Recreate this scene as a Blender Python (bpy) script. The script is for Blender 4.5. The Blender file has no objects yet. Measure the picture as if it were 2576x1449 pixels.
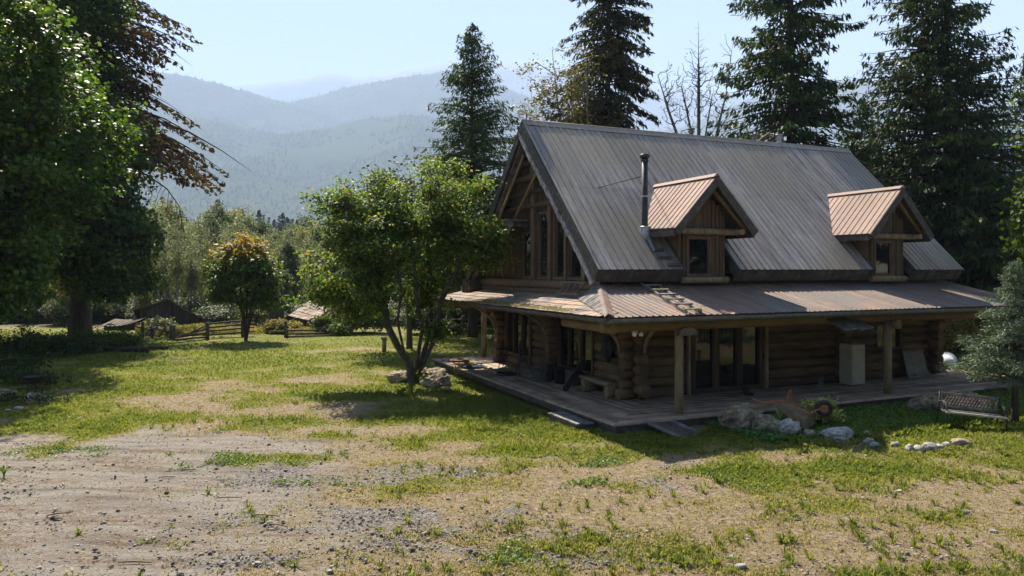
import bpy, math, random
import numpy as np
from mathutils import Vector, Matrix
R = np.random.default_rng(7)
random.seed(7)
C = bpy.context.scene.collection
F, CX, HY, CAMZ = 1856.0, 1288.0, 679.4, 3.95
TH = 0.4163
C0 = Vector((2.45, 17.647, 0.25))
cT, sT = math.cos(TH), math.sin(TH)

# ------------------------------------------------------------------ noise
def _hash(i, j, s):
    n = (i * 374761393 + j * 668265263 + s * 982451653) & 0xffffffff
    n = ((n ^ (n >> 13)) * 1274126177) & 0xffffffff
    return ((n ^ (n >> 16)) & 0xffff) / 65535.0
def vnoise(x, y, s=0):
    x = np.asarray(x, float); y = np.asarray(y, float)
    xi = np.floor(x).astype(np.int64); yi = np.floor(y).astype(np.int64)
    fx = x - xi; fy = y - yi
    fx = fx * fx * (3 - 2 * fx); fy = fy * fy * (3 - 2 * fy)
    a = _hash(xi, yi, s); b = _hash(xi + 1, yi, s); c = _hash(xi, yi + 1, s); d = _hash(xi + 1, yi + 1, s)
    return (a * (1 - fx) + b * fx) * (1 - fy) + (c * (1 - fx) + d * fx) * fy
def fbm(x, y, o=4, s=0):
    t = 0; a = 1; n = 0
    for k in range(o):
        t = t + a * vnoise(np.asarray(x) * 2 ** k, np.asarray(y) * 2 ** k, s + k); n += a; a *= .5
    return t / n
def sstep(a, b, x):
    t = np.clip((np.asarray(x, float) - a) / (b - a), 0, 1)
    return t * t * (3 - 2 * t)

def gz(x, y):
    x = np.asarray(x, float); y = np.asarray(y, float)
    z = (fbm(x * .25, y * .25, 3, 3) - .5) * .22 * sstep(9, 16, y)
    dx = x - C0.x; dy = y - C0.y
    a = dx * cT + dy * sT; b = -dx * sT + dy * cT
    near = (1 - sstep(0, 2.5, np.maximum(np.maximum(-a, a - 17), np.maximum(-b, b - 14.5))))
    z = z * (1 - near) - .12 * near * sstep(1, 5, b)
    z = z - .028 * np.clip(y - 47, 0, 160) * (x < 400)
    z = z - .5 * sstep(46, 52, y) * 0
    return z
def at(px, Y, z=0.0):
    return Vector(((px - CX) / F * Y, Y, z))
def gp(px, Y):
    v = at(px, Y); v.z = float(gz(v.x, v.y)); return v
def zat(py, Y):
    return CAMZ + (HY - py) / F * Y
def hw(a, b, z=0.0):
    return Vector((C0.x + a * cT - b * sT, C0.y + a * sT + b * cT, C0.z + z))

# ------------------------------------------------------------------ tagging
def tag(o, label=None, cat=None, group=None, kind=None):
    if label: o['label'] = label
    if cat: o['category'] = cat
    if group: o['group'] = group
    if kind: o['kind'] = kind
    return o
def thing(name, loc, label, cat, group=None, rz=0, rot=None):
    o = bpy.data.objects.new(name, None); C.objects.link(o)
    o.location = loc; o.rotation_euler = rot if rot else (0, 0, rz)
    o.empty_display_size = .3
    return tag(o, label, cat, group)
def copy_tree(o, parent=None):
    c = o.copy(); C.objects.link(c)
    if parent: c.parent = parent
    for ch in o.children: copy_tree(ch, c)
    return c
def link_mesh(name, me, mats, parent=None):
    o = bpy.data.objects.new(name, me); C.objects.link(o)
    for m in (mats if isinstance(mats, (list, tuple)) else [mats]): me.materials.append(m)
    if parent: o.parent = parent
    return o
def np_mesh(name, V, Fc, mats, parent=None, attr=None, smooth=False, mi=None):
    """V (n,3), Fc (m,k) constant-size faces"""
    V = np.asarray(V, np.float32); Fc = np.asarray(Fc, np.int32)
    me = bpy.data.meshes.new(name)
    m, k = Fc.shape
    me.vertices.add(len(V)); me.vertices.foreach_set('co', V.ravel())
    me.loops.add(m * k); me.loops.foreach_set('vertex_index', Fc.ravel())
    me.polygons.add(m)
    me.polygons.foreach_set('loop_start', np.arange(0, m * k, k, dtype=np.int32))
    me.polygons.foreach_set('loop_total', np.full(m, k, np.int32))
    if smooth: me.polygons.foreach_set('use_smooth', np.ones(m, bool))
    if mi is not None: me.polygons.foreach_set('material_index', np.asarray(mi, np.int32))
    if attr:
        for an, av in attr.items():
            at_ = me.attributes.new(an, 'FLOAT', 'POINT'); at_.data.foreach_set('value', np.asarray(av, np.float32))
    me.update(calc_edges=True)
    return link_mesh(name, me, mats, parent)

class MB:
    def __init__(s): s.v = []; s.f = []; s.sm = []
    def add(s, vs, fs, smooth=False):
        n = len(s.v); s.v += [tuple(v) for v in vs]
        for f in fs: s.f.append(tuple(i + n for i in f)); s.sm.append(smooth)
    def box(s, a0, a1, b0, b1, z0, z1):
        if a0 > a1: a0, a1 = a1, a0
        if b0 > b1: b0, b1 = b1, b0
        vs = [(x, y, z) for z in (z0, z1) for y in (b0, b1) for x in (a0, a1)]
        s.add(vs, [(0, 2, 3, 1), (4, 5, 7, 6), (0, 1, 5, 4), (2, 6, 7, 3), (0, 4, 6, 2), (1, 3, 7, 5)])
    def obox(s, c, X, Y, Z):
        c, X, Y, Z = map(Vector, (c, X, Y, Z))
        vs = [c + X * i + Y * j + Z * k for k in (-1, 1) for j in (-1, 1) for i in (-1, 1)]
        fs = [(0, 2, 3, 1), (4, 5, 7, 6), (0, 1, 5, 4), (2, 6, 7, 3), (0, 4, 6, 2), (1, 3, 7, 5)]
        if X.cross(Y).dot(Z) < 0: fs = [f[::-1] for f in fs]
        s.add(vs, fs)
    def plank(s, p, q, w, t, up=(0, 0, 1)):
        p, q = Vector(p), Vector(q); d = (q - p); L = d.length / 2; d.normalize()
        sd = d.cross(Vector(up))
        if sd.length < 1e-4: sd = Vector((1, 0, 0))
        sd.normalize(); n = sd.cross(d)
        s.obox((p + q) / 2, d * L, sd * w / 2, n * t / 2)
    def quadslab(s, P, t):
        """four points, thickness t along -normal"""
        P = [Vector(p) for p in P]; n = (P[1] - P[0]).cross(P[-1] - P[0]).normalized()
        k = len(P); Q = [p - n * t for p in P]
        fs = [tuple(range(k)), tuple(range(2 * k - 1, k - 1, -1))] + [((i + 1) % k, i, k + i, k + (i + 1) % k) for i in range(k)]
        s.add(P + Q, fs)
    def tube(s, pts, rs, n=8, cap=True, jit=0.0, smooth=True):
        pts = [Vector(p) for p in pts]
        if not isinstance(rs, (list, tuple, np.ndarray)): rs = [rs] * len(pts)
        vs = []; fs = []
        prev = None
        for i, p in enumerate(pts):
            d = (pts[min(i + 1, len(pts) - 1)] - pts[max(i - 1, 0)]).normalized()
            if prev is None:
                u = d.cross(Vector((0, 0, 1)))
                if u.length < .05: u = d.cross(Vector((1, 0, 0)))
            else: u = prev - d * prev.dot(d)
            u.normalize(); prev = u; w = d.cross(u)
            for k in range(n):
                an = 2 * math.pi * k / n; r = rs[i] * (1 + random.uniform(-jit, jit))
                vs.append(p + u * math.cos(an) * r + w * math.sin(an) * r)
        for i in range(len(pts) - 1):
            for k in range(n):
                a = i * n + k; b = i * n + (k + 1) % n
                fs.append((a, b, b + n, a + n))
        s.add(vs, fs, smooth)
        if cap:
            m = len(pts) - 1
            N = len(s.v) - len(vs)
            s.f.append(tuple(N + k for k in reversed(range(n)))); s.sm.append(False)
            s.f.append(tuple(N + m * n + k for k in range(n))); s.sm.append(False)
    def log(s, p, q, r, n=10, jit=.05, seg=None):
        p, q = Vector(p), Vector(q); L = (q - p).length
        seg = seg or max(2, int(L / .6)); pts = []; rs = []
        rr = r * random.uniform(.93, 1.05)
        for i in range(seg + 1):
            t = i / seg; pts.append(p.lerp(q, t) + Vector((random.uniform(-1, 1), random.uniform(-1, 1), random.uniform(-1, 1))) * r * jit * .8)
            rs.append(rr * (1 + random.uniform(-jit, jit)))
        s.tube(pts, rs, n)
    def lathe(s, prof, n=20, c=(0, 0, 0)):
        c = Vector(c); vs = []; fs = []
        for r, z in prof:
            for k in range(n):
                an = 2 * math.pi * k / n; vs.append(c + Vector((r * math.cos(an), r * math.sin(an), z)))
        for i in range(len(prof) - 1):
            for k in range(n):
                a = i * n + k; b = i * n + (k + 1) % n; fs.append((a, b, b + n, a + n))
        s.add(vs, fs, True)
    def torus(s, c, Rr, r, ax=(0, 0, 1), n=24, m=8):
        c = Vector(c); ax = Vector(ax).normalized(); u = ax.cross(Vector((0, 0, 1)))
        if u.length < .05: u = Vector((1, 0, 0))
        u.normalize(); w = ax.cross(u); vs = []; fs = []
        for i in range(n):
            A = 2 * math.pi * i / n; d = u * math.cos(A) + w * math.sin(A)
            for k in range(m):
                B = 2 * math.pi * k / m; vs.append(c + d * (Rr + r * math.cos(B)) + ax * r * math.sin(B))
        for i in range(n):
            for k in range(m):
                fs.append((i * m + k, ((i + 1) % n) * m + k, ((i + 1) % n) * m + (k + 1) % m, i * m + (k + 1) % m))
        s.add(vs, fs, True)
    def build(s, name, mats, parent=None, bevel=0):
        me = bpy.data.meshes.new(name); me.from_pydata(s.v, [], s.f)
        me.polygons.foreach_set('use_smooth', s.sm); me.update()
        o = link_mesh(name, me, mats, parent)
        if bevel:
            md = o.modifiers.new('b', 'BEVEL'); md.width = bevel; md.segments = 2; md.limit_method = 'ANGLE'
        return o

# ------------------------------------------------------------------ materials
def newmat(name):
    m = bpy.data.materials.new(name); m.use_nodes = True; nt = m.node_tree; nt.nodes.clear()
    out = nt.nodes.new('ShaderNodeOutputMaterial')
    return m, nt, out
def nd(nt, t, **kw):
    n = nt.nodes.new(t)
    for k, v in kw.items():
        if k.startswith('i_'):
            n.inputs[k[2:].replace('_', ' ')].default_value = v
        else: setattr(n, k, v)
    return n
def ramp(nt, src, stops):
    r = nt.nodes.new('ShaderNodeValToRGB'); e = r.color_ramp.elements
    while len(e) < len(stops): e.new(.5)
    for el, (p, c) in zip(e, stops): el.position = p; el.color = (*c, 1) if len(c) == 3 else c
    nt.links.new(src, r.inputs[0]); return r.outputs[0]
def mapping(nt, scale=(1, 1, 1), coord='Object', rot=(0, 0, 0)):
    tc = nt.nodes.new('ShaderNodeTexCoord'); mp = nt.nodes.new('ShaderNodeMapping')
    mp.inputs['Scale'].default_value = scale; mp.inputs['Rotation'].default_value = rot
    nt.links.new(tc.outputs[coord], mp.inputs[0]); return mp.outputs[0]
def noise(nt, vec, scale, detail=4, rough=.6, dist=0):
    n = nd(nt, 'ShaderNodeTexNoise'); n.inputs['Scale'].default_value = scale
    n.inputs['Detail'].default_value = detail; n.inputs['Roughness'].default_value = rough; n.inputs['Distortion'].default_value = dist
    nt.links.new(vec, n.inputs['Vector']); return n.outputs['Fac']
def mixc(nt, fac, a, b, mode='MIX'):
    m = nt.nodes.new('ShaderNodeMix'); m.data_type = 'RGBA'; m.blend_type = mode
    for s, v in ((m.inputs[0], fac), (m.inputs[6], a), (m.inputs[7], b)):
        if isinstance(v, (int, float)): s.default_value = v
        elif isinstance(v, tuple): s.default_value = (*v, 1)
        else: nt.links.new(v, s)
    return m.outputs[2]
def math_(nt, op, a, b=None, clamp=False):
    m = nt.nodes.new('ShaderNodeMath'); m.operation = op; m.use_clamp = clamp
    for s, v in ((m.inputs[0], a), (m.inputs[1], b)):
        if v is None: continue
        if isinstance(v, (int, float)): s.default_value = v
        else: nt.links.new(v, s)
    return m.outputs[0]
def M(name, c1, c2=None, scale=3, stretch=(1, 1, 1), rough=.8, bump=.3, bdist=.02, metal=0, spec=.3, fine=20, c3=None, coord='Object', lo=.35, hi=.65, rot=(0, 0, 0), island=0):
    m, nt, out = newmat(name)
    p = nt.nodes.new('ShaderNodeBsdfPrincipled'); nt.links.new(p.outputs[0], out.inputs[0])
    p.inputs['Roughness'].default_value = rough; p.inputs['Metallic'].default_value = metal
    p.inputs['Specular IOR Level'].default_value = spec
    c2 = c2 or tuple(x * .7 for x in c1)
    v = mapping(nt, stretch, coord, rot)
    n1 = noise(nt, v, scale, 5, .65)
    stops = [(lo, c1), (hi, c2)]
    if c3: stops = [(lo, c1), ((lo + hi) / 2, c3), (hi, c2)]
    col = ramp(nt, n1, stops)
    n2 = noise(nt, v, fine, 4, .7)
    g = math_(nt, 'MULTIPLY_ADD', n2, .7); nt.nodes[-1].inputs[2].default_value = .65
    col = mixc(nt, 1.0, col, nt.nodes[-1].outputs[0], 'MULTIPLY')
    if island:
        ge = nt.nodes.new('ShaderNodeNewGeometry')
        r_ = math_(nt, 'MULTIPLY_ADD', ge.outputs['Random Per Island'], island); nt.nodes[-1].inputs[2].default_value = 1 - island / 2
        col = mixc(nt, 1.0, col, r_, 'MULTIPLY')
    nt.links.new(col, p.inputs['Base Color'])
    if bump:
        b = nt.nodes.new('ShaderNodeBump'); b.inputs['Strength'].default_value = bump; b.inputs['Distance'].default_value = bdist
        nt.links.new(n2, b.inputs['Height']); nt.links.new(b.outputs[0], p.inputs['Normal'])
    return m
def leafmat(name, cols, trans=.35, rough=.5, spec=.35, tcol=None):
    """cols: list of colours spread over the per leaf 'tint' attribute"""
    m, nt, out = newmat(name)
    a = nd(nt, 'ShaderNodeAttribute', attribute_name='tint')
    n = len(cols)
    col = ramp(nt, a.outputs['Fac'], [(i / (n - 1) if n > 1 else 0, c) for i, c in enumerate(cols)])
    oi = nt.nodes.new('ShaderNodeObjectInfo')
    br = math_(nt, 'MULTIPLY_ADD', oi.outputs['Random'], .3); nt.nodes[-1].inputs[2].default_value = .85
    col = mixc(nt, 1.0, col, br, 'MULTIPLY')
    p = nt.nodes.new('ShaderNodeBsdfPrincipled'); p.inputs['Roughness'].default_value = rough; p.inputs['Specular IOR Level'].default_value = spec
    nt.links.new(col, p.inputs['Base Color'])
    t = nt.nodes.new('ShaderNodeBsdfTranslucent')
    tc = mixc(nt, 1.0, col, tcol or (1.3, 1.45, .5), 'MULTIPLY'); nt.links.new(tc, t.inputs[0])
    mx = nt.nodes.new('ShaderNodeMixShader'); mx.inputs[0].default_value = trans
    nt.links.new(p.outputs[0], mx.inputs[1]); nt.links.new(t.outputs[0], mx.inputs[2]); nt.links.new(mx.outputs[0], out.inputs[0])
    return m

MAT = {}
MAT['log'] = M('log_wood', (.165, .105, .055), (.06, .04, .023), 1.5, (.5, .5, 3), .75, .5, .02, fine=14, c3=(.11, .072, .038), island=.7)
MAT['logend'] = M('log_end_wood', (.24, .18, .11), (.12, .09, .055), 4, (1, 1, 1), .8, .4, fine=25, island=.4)
MAT['beam'] = M('peeled_log', (.21, .15, .07), (.12, .085, .042), 1.2, (.3, 1, 1), .7, .4, fine=20, c3=(.17, .12, .055))
MAT['post'] = M('peeled_post', (.30, .235, .145), (.15, .115, .07), 3, (2, 2, .4), .75, .4, fine=22)
MAT['board'] = M('brown_board', (.10, .062, .038), (.042, .029, .02), 3, (3, 3, .35), .8, .6, fine=18, c3=(.07, .046, .03), island=.5)
MAT['trim'] = M('pale_trim', (.155, .105, .065), (.065, .046, .03), 4, (3, 3, .4), .8, .4, fine=20, island=.3)
MAT['darkwood'] = M('dark_weathered', (.055, .05, .045), (.11, .10, .095), 5, (1, 1, 1), .85, .6, fine=26, c3=(.07, .062, .055), island=.4)
MAT['greywood'] = M('grey_weathered', (.22, .21, .20), (.08, .075, .07), 5, (1, 1, 1), .85, .6, fine=22, c3=(.15, .14, .135), island=.5)
MAT['deck'] = M('deck_board', (.42, .32, .235), (.18, .138, .10), 1.6, (1, 1, 1), .8, .5, .01, fine=16, c3=(.32, .245, .18), island=.8)
MAT['shake'] = M('cedar_shake', (.34, .215, .14), (.15, .13, .12), 1.1, (1, 1, 1), .85, .6, .02, fine=18, c3=(.25, .20, .17), island=.7)
MAT['moss'] = M('roof_moss', (.22, .17, .035), (.09, .09, .02), 8, rough=.95, bump=.8, fine=40)
MAT['pipe'] = M('black_pipe', (.025, .03, .03), (.05, .055, .05), 6, rough=.45, bump=.1, metal=.6, spec=.5)
MAT['galv'] = M('galvanised', (.42, .45, .48), (.28, .30, .33), 8, rough=.4, bump=.1, metal=.5, spec=.5)
MAT['rust'] = M('rusty_steel', (.30, .12, .05), (.14, .055, .03), 14, rough=.8, bump=.4, fine=50, c3=(.36, .17, .08))
MAT['black'] = M('black_rubber', (.02, .02, .02), (.035, .035, .035), 8, rough=.6, bump=.2)
MAT['iron'] = M('dark_iron', (.03, .026, .024), (.06, .05, .045), 9, rough=.6, bump=.3, metal=.4)
MAT['white'] = M('white_enamel', (.44, .42, .32), (.34, .32, .25), 3, rough=.5, bump=.05)
MAT['tank'] = M('white_tank_paint', (.75, .76, .76), (.6, .6, .58), 3, rough=.45, bump=.05)
MAT['zinc'] = M('old_zinc', (.16, .17, .17), (.09, .095, .1), 8, rough=.5, bump=.2, metal=.4)
MAT['bark'] = M('bark', (.075, .058, .042), (.035, .028, .022), 3, (2, 2, .5), .9, .9, .05, fine=16, c3=(.055, .043, .032))
MAT['barkgrey'] = M('grey_lichen_bark', (.19, .175, .15), (.055, .047, .038), 5, (1.4, 1.4, .8), .9, .8, .03, fine=20, c3=(.095, .08, .065))
MAT['barkpale'] = M('pale_bark', (.38, .36, .32), (.20, .185, .16), 2, (1.5, 1.5, .5), .9, .5, .03, fine=12)
MAT['stump'] = M('old_stump', (.11, .10, .09), (.05, .042, .036), 3, (3, 3, .3), .95, 1, .06, fine=12)
MAT['barn'] = M('barn_board', (.11, .105, .105), (.035, .033, .034), 2.5, (4, 4, .25), .9, .6, fine=12, c3=(.07, .067, .067), island=.5)
MAT['fence'] = M('fence_rail', (.13, .11, .09), (.055, .047, .04), 4, (1, 1, 1), .9, .5, fine=18, island=.4)

def metalmat(name, base, dark, rust, scale=.35, r0=.36, sp=.45):
    m, nt, out = newmat(name)
    p = nt.nodes.new('ShaderNodeBsdfPrincipled'); nt.links.new(p.outputs[0], out.inputs[0])
    v = mapping(nt, (3.2, .35, .35))
    n1 = noise(nt, v, 1.6, 6, .7)
    v2 = mapping(nt, (1, 1, 1))
    n2 = noise(nt, v2, scale, 5, .6)
    n3 = noise(nt, v2, 9, 5, .75)
    col = ramp(nt, n1, [(.3, dark), (.62, base)])
    col = mixc(nt, math_(nt, 'MULTIPLY', ramp(nt, n2, [(.42, (0, 0, 0)), (.60, (1, 1, 1))]), .8), col, rust)
    ge = nt.nodes.new('ShaderNodeNewGeometry')
    r_ = math_(nt, 'MULTIPLY_ADD', ge.outputs['Random Per Island'], .34); nt.nodes[-1].inputs[2].default_value = .80
    col = mixc(nt, 1.0, col, r_, 'MULTIPLY')
    g = math_(nt, 'MULTIPLY_ADD', n3, .6); nt.nodes[-1].inputs[2].default_value = .7
    col = mixc(nt, 1.0, col, g, 'MULTIPLY')
    nt.links.new(col, p.inputs['Base Color'])
    p.inputs['Metallic'].default_value = .1; p.inputs['Specular IOR Level'].default_value = sp
    rr = math_(nt, 'MULTIPLY_ADD', n1, .25); nt.nodes[-1].inputs[2].default_value = r0
    nt.links.new(rr, p.inputs['Roughness'])
    b = nt.nodes.new('ShaderNodeBump'); b.inputs['Strength'].default_value = .15; b.inputs['Distance'].default_value = .01
    nt.links.new(n3, b.inputs['Height']); nt.links.new(b.outputs[0], p.inputs['Normal'])
    return m
MAT['roof'] = metalmat('grey_metal_roof', (.35, .315, .29), (.115, .10, .095), (.25, .215, .165))
MAT['porchmetal'] = metalmat('brown_metal_roof', (.27, .175, .13), (.085, .07, .062), (.13, .125, .12), .6)
MAT['dormermetal'] = metalmat('pink_brown_metal', (.34, .235, .20), (.21, .15, .13), (.25, .18, .145), .35, .62, .2)

def glassmat():
    m, nt, out = newmat('dark_window_glass')
    p = nt.nodes.new('ShaderNodeBsdfPrincipled'); nt.links.new(p.outputs[0], out.inputs[0])
    p.inputs['Base Color'].default_value = (.008, .009, .009, 1); p.inputs['Roughness'].default_value = .03
    p.inputs['IOR'].default_value = 1.5; p.inputs['Specular IOR Level'].default_value = .5
    v = mapping(nt, (1, 1, 1)); n = noise(nt, v, 1.3, 2)
    b = nt.nodes.new('ShaderNodeBump'); b.inputs['Strength'].default_value = .05; b.inputs['Distance'].default_value = .02
    nt.links.new(n, b.inputs['Height']); nt.links.new(b.outputs[0], p.inputs['Normal'])
    return m
MAT['glass'] = glassmat()

def rockmat(name, c1, c2, c3, moss=.5):
    m, nt, out = newmat(name)
    p = nt.nodes.new('ShaderNodeBsdfPrincipled'); nt.links.new(p.outputs[0], out.inputs[0]); p.inputs['Roughness'].default_value = .9
    v = mapping(nt); n1 = noise(nt, v, 2.5, 6, .7); n2 = noise(nt, v, 11, 6, .75)
    col = ramp(nt, n1, [(.35, c1), (.5, c2), (.65, c3)])
    g = math_(nt, 'MULTIPLY_ADD', n2, 2.6); nt.nodes[-1].inputs[2].default_value = -.3
    col = mixc(nt, 1.0, col, g, 'MULTIPLY')
    ge = nt.nodes.new('ShaderNodeNewGeometry'); sx = nt.nodes.new('ShaderNodeSeparateXYZ'); nt.links.new(ge.outputs['Normal'], sx.inputs[0])
    n3 = noise(nt, v, 4, 4)
    f = math_(nt, 'ADD', math_(nt, 'MULTIPLY', sx.outputs[2], .35), n3)
    f = ramp(nt, f, [(.68 + .25 * (1 - moss), (0, 0, 0)), (.82 + .25 * (1 - moss), (1, 1, 1))])
    col = mixc(nt, f, col, (.13, .13, .025))
    nt.links.new(col, p.inputs['Base Color'])
    b = nt.nodes.new('ShaderNodeBump'); b.inputs['Strength'].default_value = .9; b.inputs['Distance'].default_value = .05
    nt.links.new(n2, b.inputs['Height']); nt.links.new(b.outputs[0], p.inputs['Normal'])
    return m
MAT['rockmoss'] = rockmat('mossy_rock', (.08, .07, .055), (.26, .22, .16), (.46, .42, .35), .75)
MAT['rockgrey'] = rockmat('grey_rock', (.26, .26, .26), (.38, .38, .37), (.13, .125, .12), .25)
MAT['rockpale'] = rockmat('pale_rock', (.30, .29, .27), (.38, .365, .34), (.20, .19, .18), .35)
MAT['rockbrown'] = rockmat('brown_rock', (.24, .18, .13), (.34, .27, .21), (.14, .10, .08), .5)

# ------------------------------------------------------------------ world, sun, camera, haze
SUN_EL, SUN_AZ = math.radians(49.5), math.radians(-23)
sc = bpy.context.scene
w = bpy.data.worlds.new('World'); sc.world = w; w.use_nodes = True
nt = w.node_tree; bg = nt.nodes['Background']
sky = nt.nodes.new('ShaderNodeTexSky'); sky.sky_type = 'NISHITA'; sky.sun_disc = False
sky.sun_elevation = SUN_EL; sky.sun_rotation = SUN_AZ; sky.air_density = 1.0; sky.dust_density = 0.0; sky.ozone_density = 2.0
nt.links.new(sky.outputs[0], bg.inputs[0]); bg.inputs[1].default_value = .038
sd = Vector((math.sin(SUN_AZ) * math.cos(SUN_EL), math.cos(SUN_AZ) * math.cos(SUN_EL), math.sin(SUN_EL)))
L = bpy.data.lights.new('sun', 'SUN'); L.energy = 5.0; L.angle = math.radians(.55); L.color = (1, .90, .74)
lo = bpy.data.objects.new('sun', L); C.objects.link(lo); lo.rotation_euler = sd.to_track_quat('Z', 'Y').to_euler()
cam = bpy.data.cameras.new('camera'); co = bpy.data.objects.new('camera', cam); C.objects.link(co)
co.location = (0, 0, CAMZ); co.rotation_euler = (math.pi / 2, 0, 0)
cam.lens = 36 * F / 2576; cam.sensor_width = 36; cam.shift_y = -(724.5 - HY) / 2576; cam.clip_end = 20000; cam.clip_start = .1
sc.camera = co
sc.view_settings.view_transform = 'Standard'; sc.view_settings.look = 'None'; sc.view_settings.gamma = 1; sc.view_settings.exposure = 1.9
sc.cycles.use_denoising = True
sc.cycles.max_bounces = 6; sc.cycles.diffuse_bounces = 3; sc.cycles.glossy_bounces = 3; sc.cycles.transmission_bounces = 4
sc.cycles.volume_bounces = 1; sc.cycles.transparent_max_bounces = 8
sc.cycles.use_adaptive_sampling = True; sc.cycles.adaptive_threshold = .015
try: sc.cycles.sample_clamp_indirect = 6
except Exception: pass
HAZE = 1.8e-4
mb = MB(); mb.box(-11600, 11600, -560, 12400, -16, 2560)
m, nt, out = newmat('haze_air'); pv = nt.nodes.new('ShaderNodeVolumePrincipled'); pv.inputs['Color'].default_value = (.57, .72, 1, 1)
pv.inputs['Density'].default_value = HAZE; pv.inputs['Anisotropy'].default_value = 0; nt.links.new(pv.outputs[0], out.inputs['Volume'])
hz = mb.build('haze', m); tag(hz, kind='stuff')

# ------------------------------------------------------------------ ground
def house_ab(x, y):
    dx = x - C0.x; dy = y - C0.y
    return dx * cT + dy * sT, -dx * sT + dy * cT
def masks(x, y):
    n1 = fbm(x * .22, y * .3, 4, 11); n2 = fbm(x * .9, y * 1.2, 4, 21); n3 = fbm(x * .4 + 9, y * .55, 4, 31)
    a, b = house_ab(x, y)
    g = .06 + .86 * sstep(14.5, 21.5, y + 8 * (n1 - .5)) + .36 * sstep(.5, 7.5, x) * sstep(19, 16, y)
    g = g - .55 * np.exp(-(((x + 7.5) / 4.0) ** 2 + ((y - 26) / 1.8) ** 2)) - .75 * np.exp(-(((x + 7) / 2.6) ** 2 + ((y - 20.8) / .9) ** 2))
    g = g + .6 * np.exp(-(((x + .5) / 3.2) ** 2 + ((y - 19.6) / 2.2) ** 2)) - .4 * np.exp(-(((x + 11) / 2.4) ** 2 + ((y - 22.5) / 1.2) ** 2))
    g = g + .5 * np.exp(-(((x + 5.6) / 1.5) ** 2 + ((y - 15.3) / .55) ** 2)) + .5 * np.exp(-(((x + 3.9) / .7) ** 2 + ((y - 13.6) / .3) ** 2))
    for cx, cy, sx, sy in ((1.6, 15.3, .9, .6), (1.9, 13.5, .7, .35), (4.1, 14.2, 1.0, .5), (6.4, 14.5, 1.5, .6), (9.5, 15.4, 3, .8), (-10.2, 18.2, 2.5, .5), (.2, 16.2, 1.4, .3)):
        g = g + .5 * np.exp(-(((x - cx) / sx) ** 2 + ((y - cy) / sy) ** 2))
    g = g + .75 * np.exp(-(((a - 3.0) / 4.2) ** 2 + ((b + 1.6) / 1.3) ** 2))
    g = g * (1 - .9 * sstep(49, 56, y))
    gard = sstep(3.0, 5.0, a) * sstep(-3.2, -2.2, b + .12 * (a - 7)) * (b < .4)
    g = g - .08 + .7 * gard + (n2 - .5) * 1.5 + (n3 - .5) * 1.2
    dirt = sstep(-1.8, -5.2, x + 3 * (n1 - .5) * 2) * sstep(18.8, 15.8, y + 5 * (n3 - .5)) * 1.0 + .8 * sstep(.62, .75, n1) * sstep(22, 17, y)
    gv = sstep(.52, .68, fbm(x * .6 + 3, y * 1.3, 5, 41)) * sstep(19, 14, y) * (.25 + .5 * sstep(7, 2, np.abs(x + .5)))
    for cx, cy, sx, sy in ((-1.3, 10.4, 1.3, .45), (-.4, 11.6, 1.0, .35), (.9, 11.0, 1.3, .3), (-3.0, 13.7, 1.8, .5), (-2.2, 14.6, 2.2, .4), (-5.2, 20.8, 1.3, .5), (-2.6, 12.2, .8, .3)):
        e_ = np.exp(-(((x - cx) / sx) ** 2 + ((y - cy) / sy) ** 2)); gv = gv + .55 * e_ * (.5 + n2); g = g - .3 * e_
    return np.clip(g, 0, 1), np.clip(dirt, 0, 1), np.clip(gv, 0, 1), n2
def axis(lo, hi, f0, f1, st, grow):
    o = list(np.arange(f0, f1, st)); d = st; v = o[-1]
    while v < hi: d *= grow; v += d; o.append(v)
    d = st; v = o[0]; pre = []
    while v > lo: d *= grow; v -= d; pre.append(v)
    return np.array(pre[::-1] + o)
gx = axis(-10500, 10500, -14, 15, .11, 1.09); gy = axis(-420, 11500, 8, 30, .11, 1.06)
X, Y = np.meshgrid(gx, gy); nx, ny = len(gx), len(gy)
Z = gz(X, Y)
nearw = sstep(34, 26, Y)
Z = Z + nearw * ((fbm(X * 2.2, Y * 2.2, 3, 51) - .5) * .05 + (fbm(X * 7, Y * 7, 2, 61) - .5) * .025)
G_, D_, V_, _ = masks(X, Y)
idx = np.arange(nx * ny).reshape(ny, nx)
Fq = np.stack([idx[:-1, :-1], idx[:-1, 1:], idx[1:, 1:], idx[1:, :-1]], -1).reshape(-1, 4)
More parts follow.
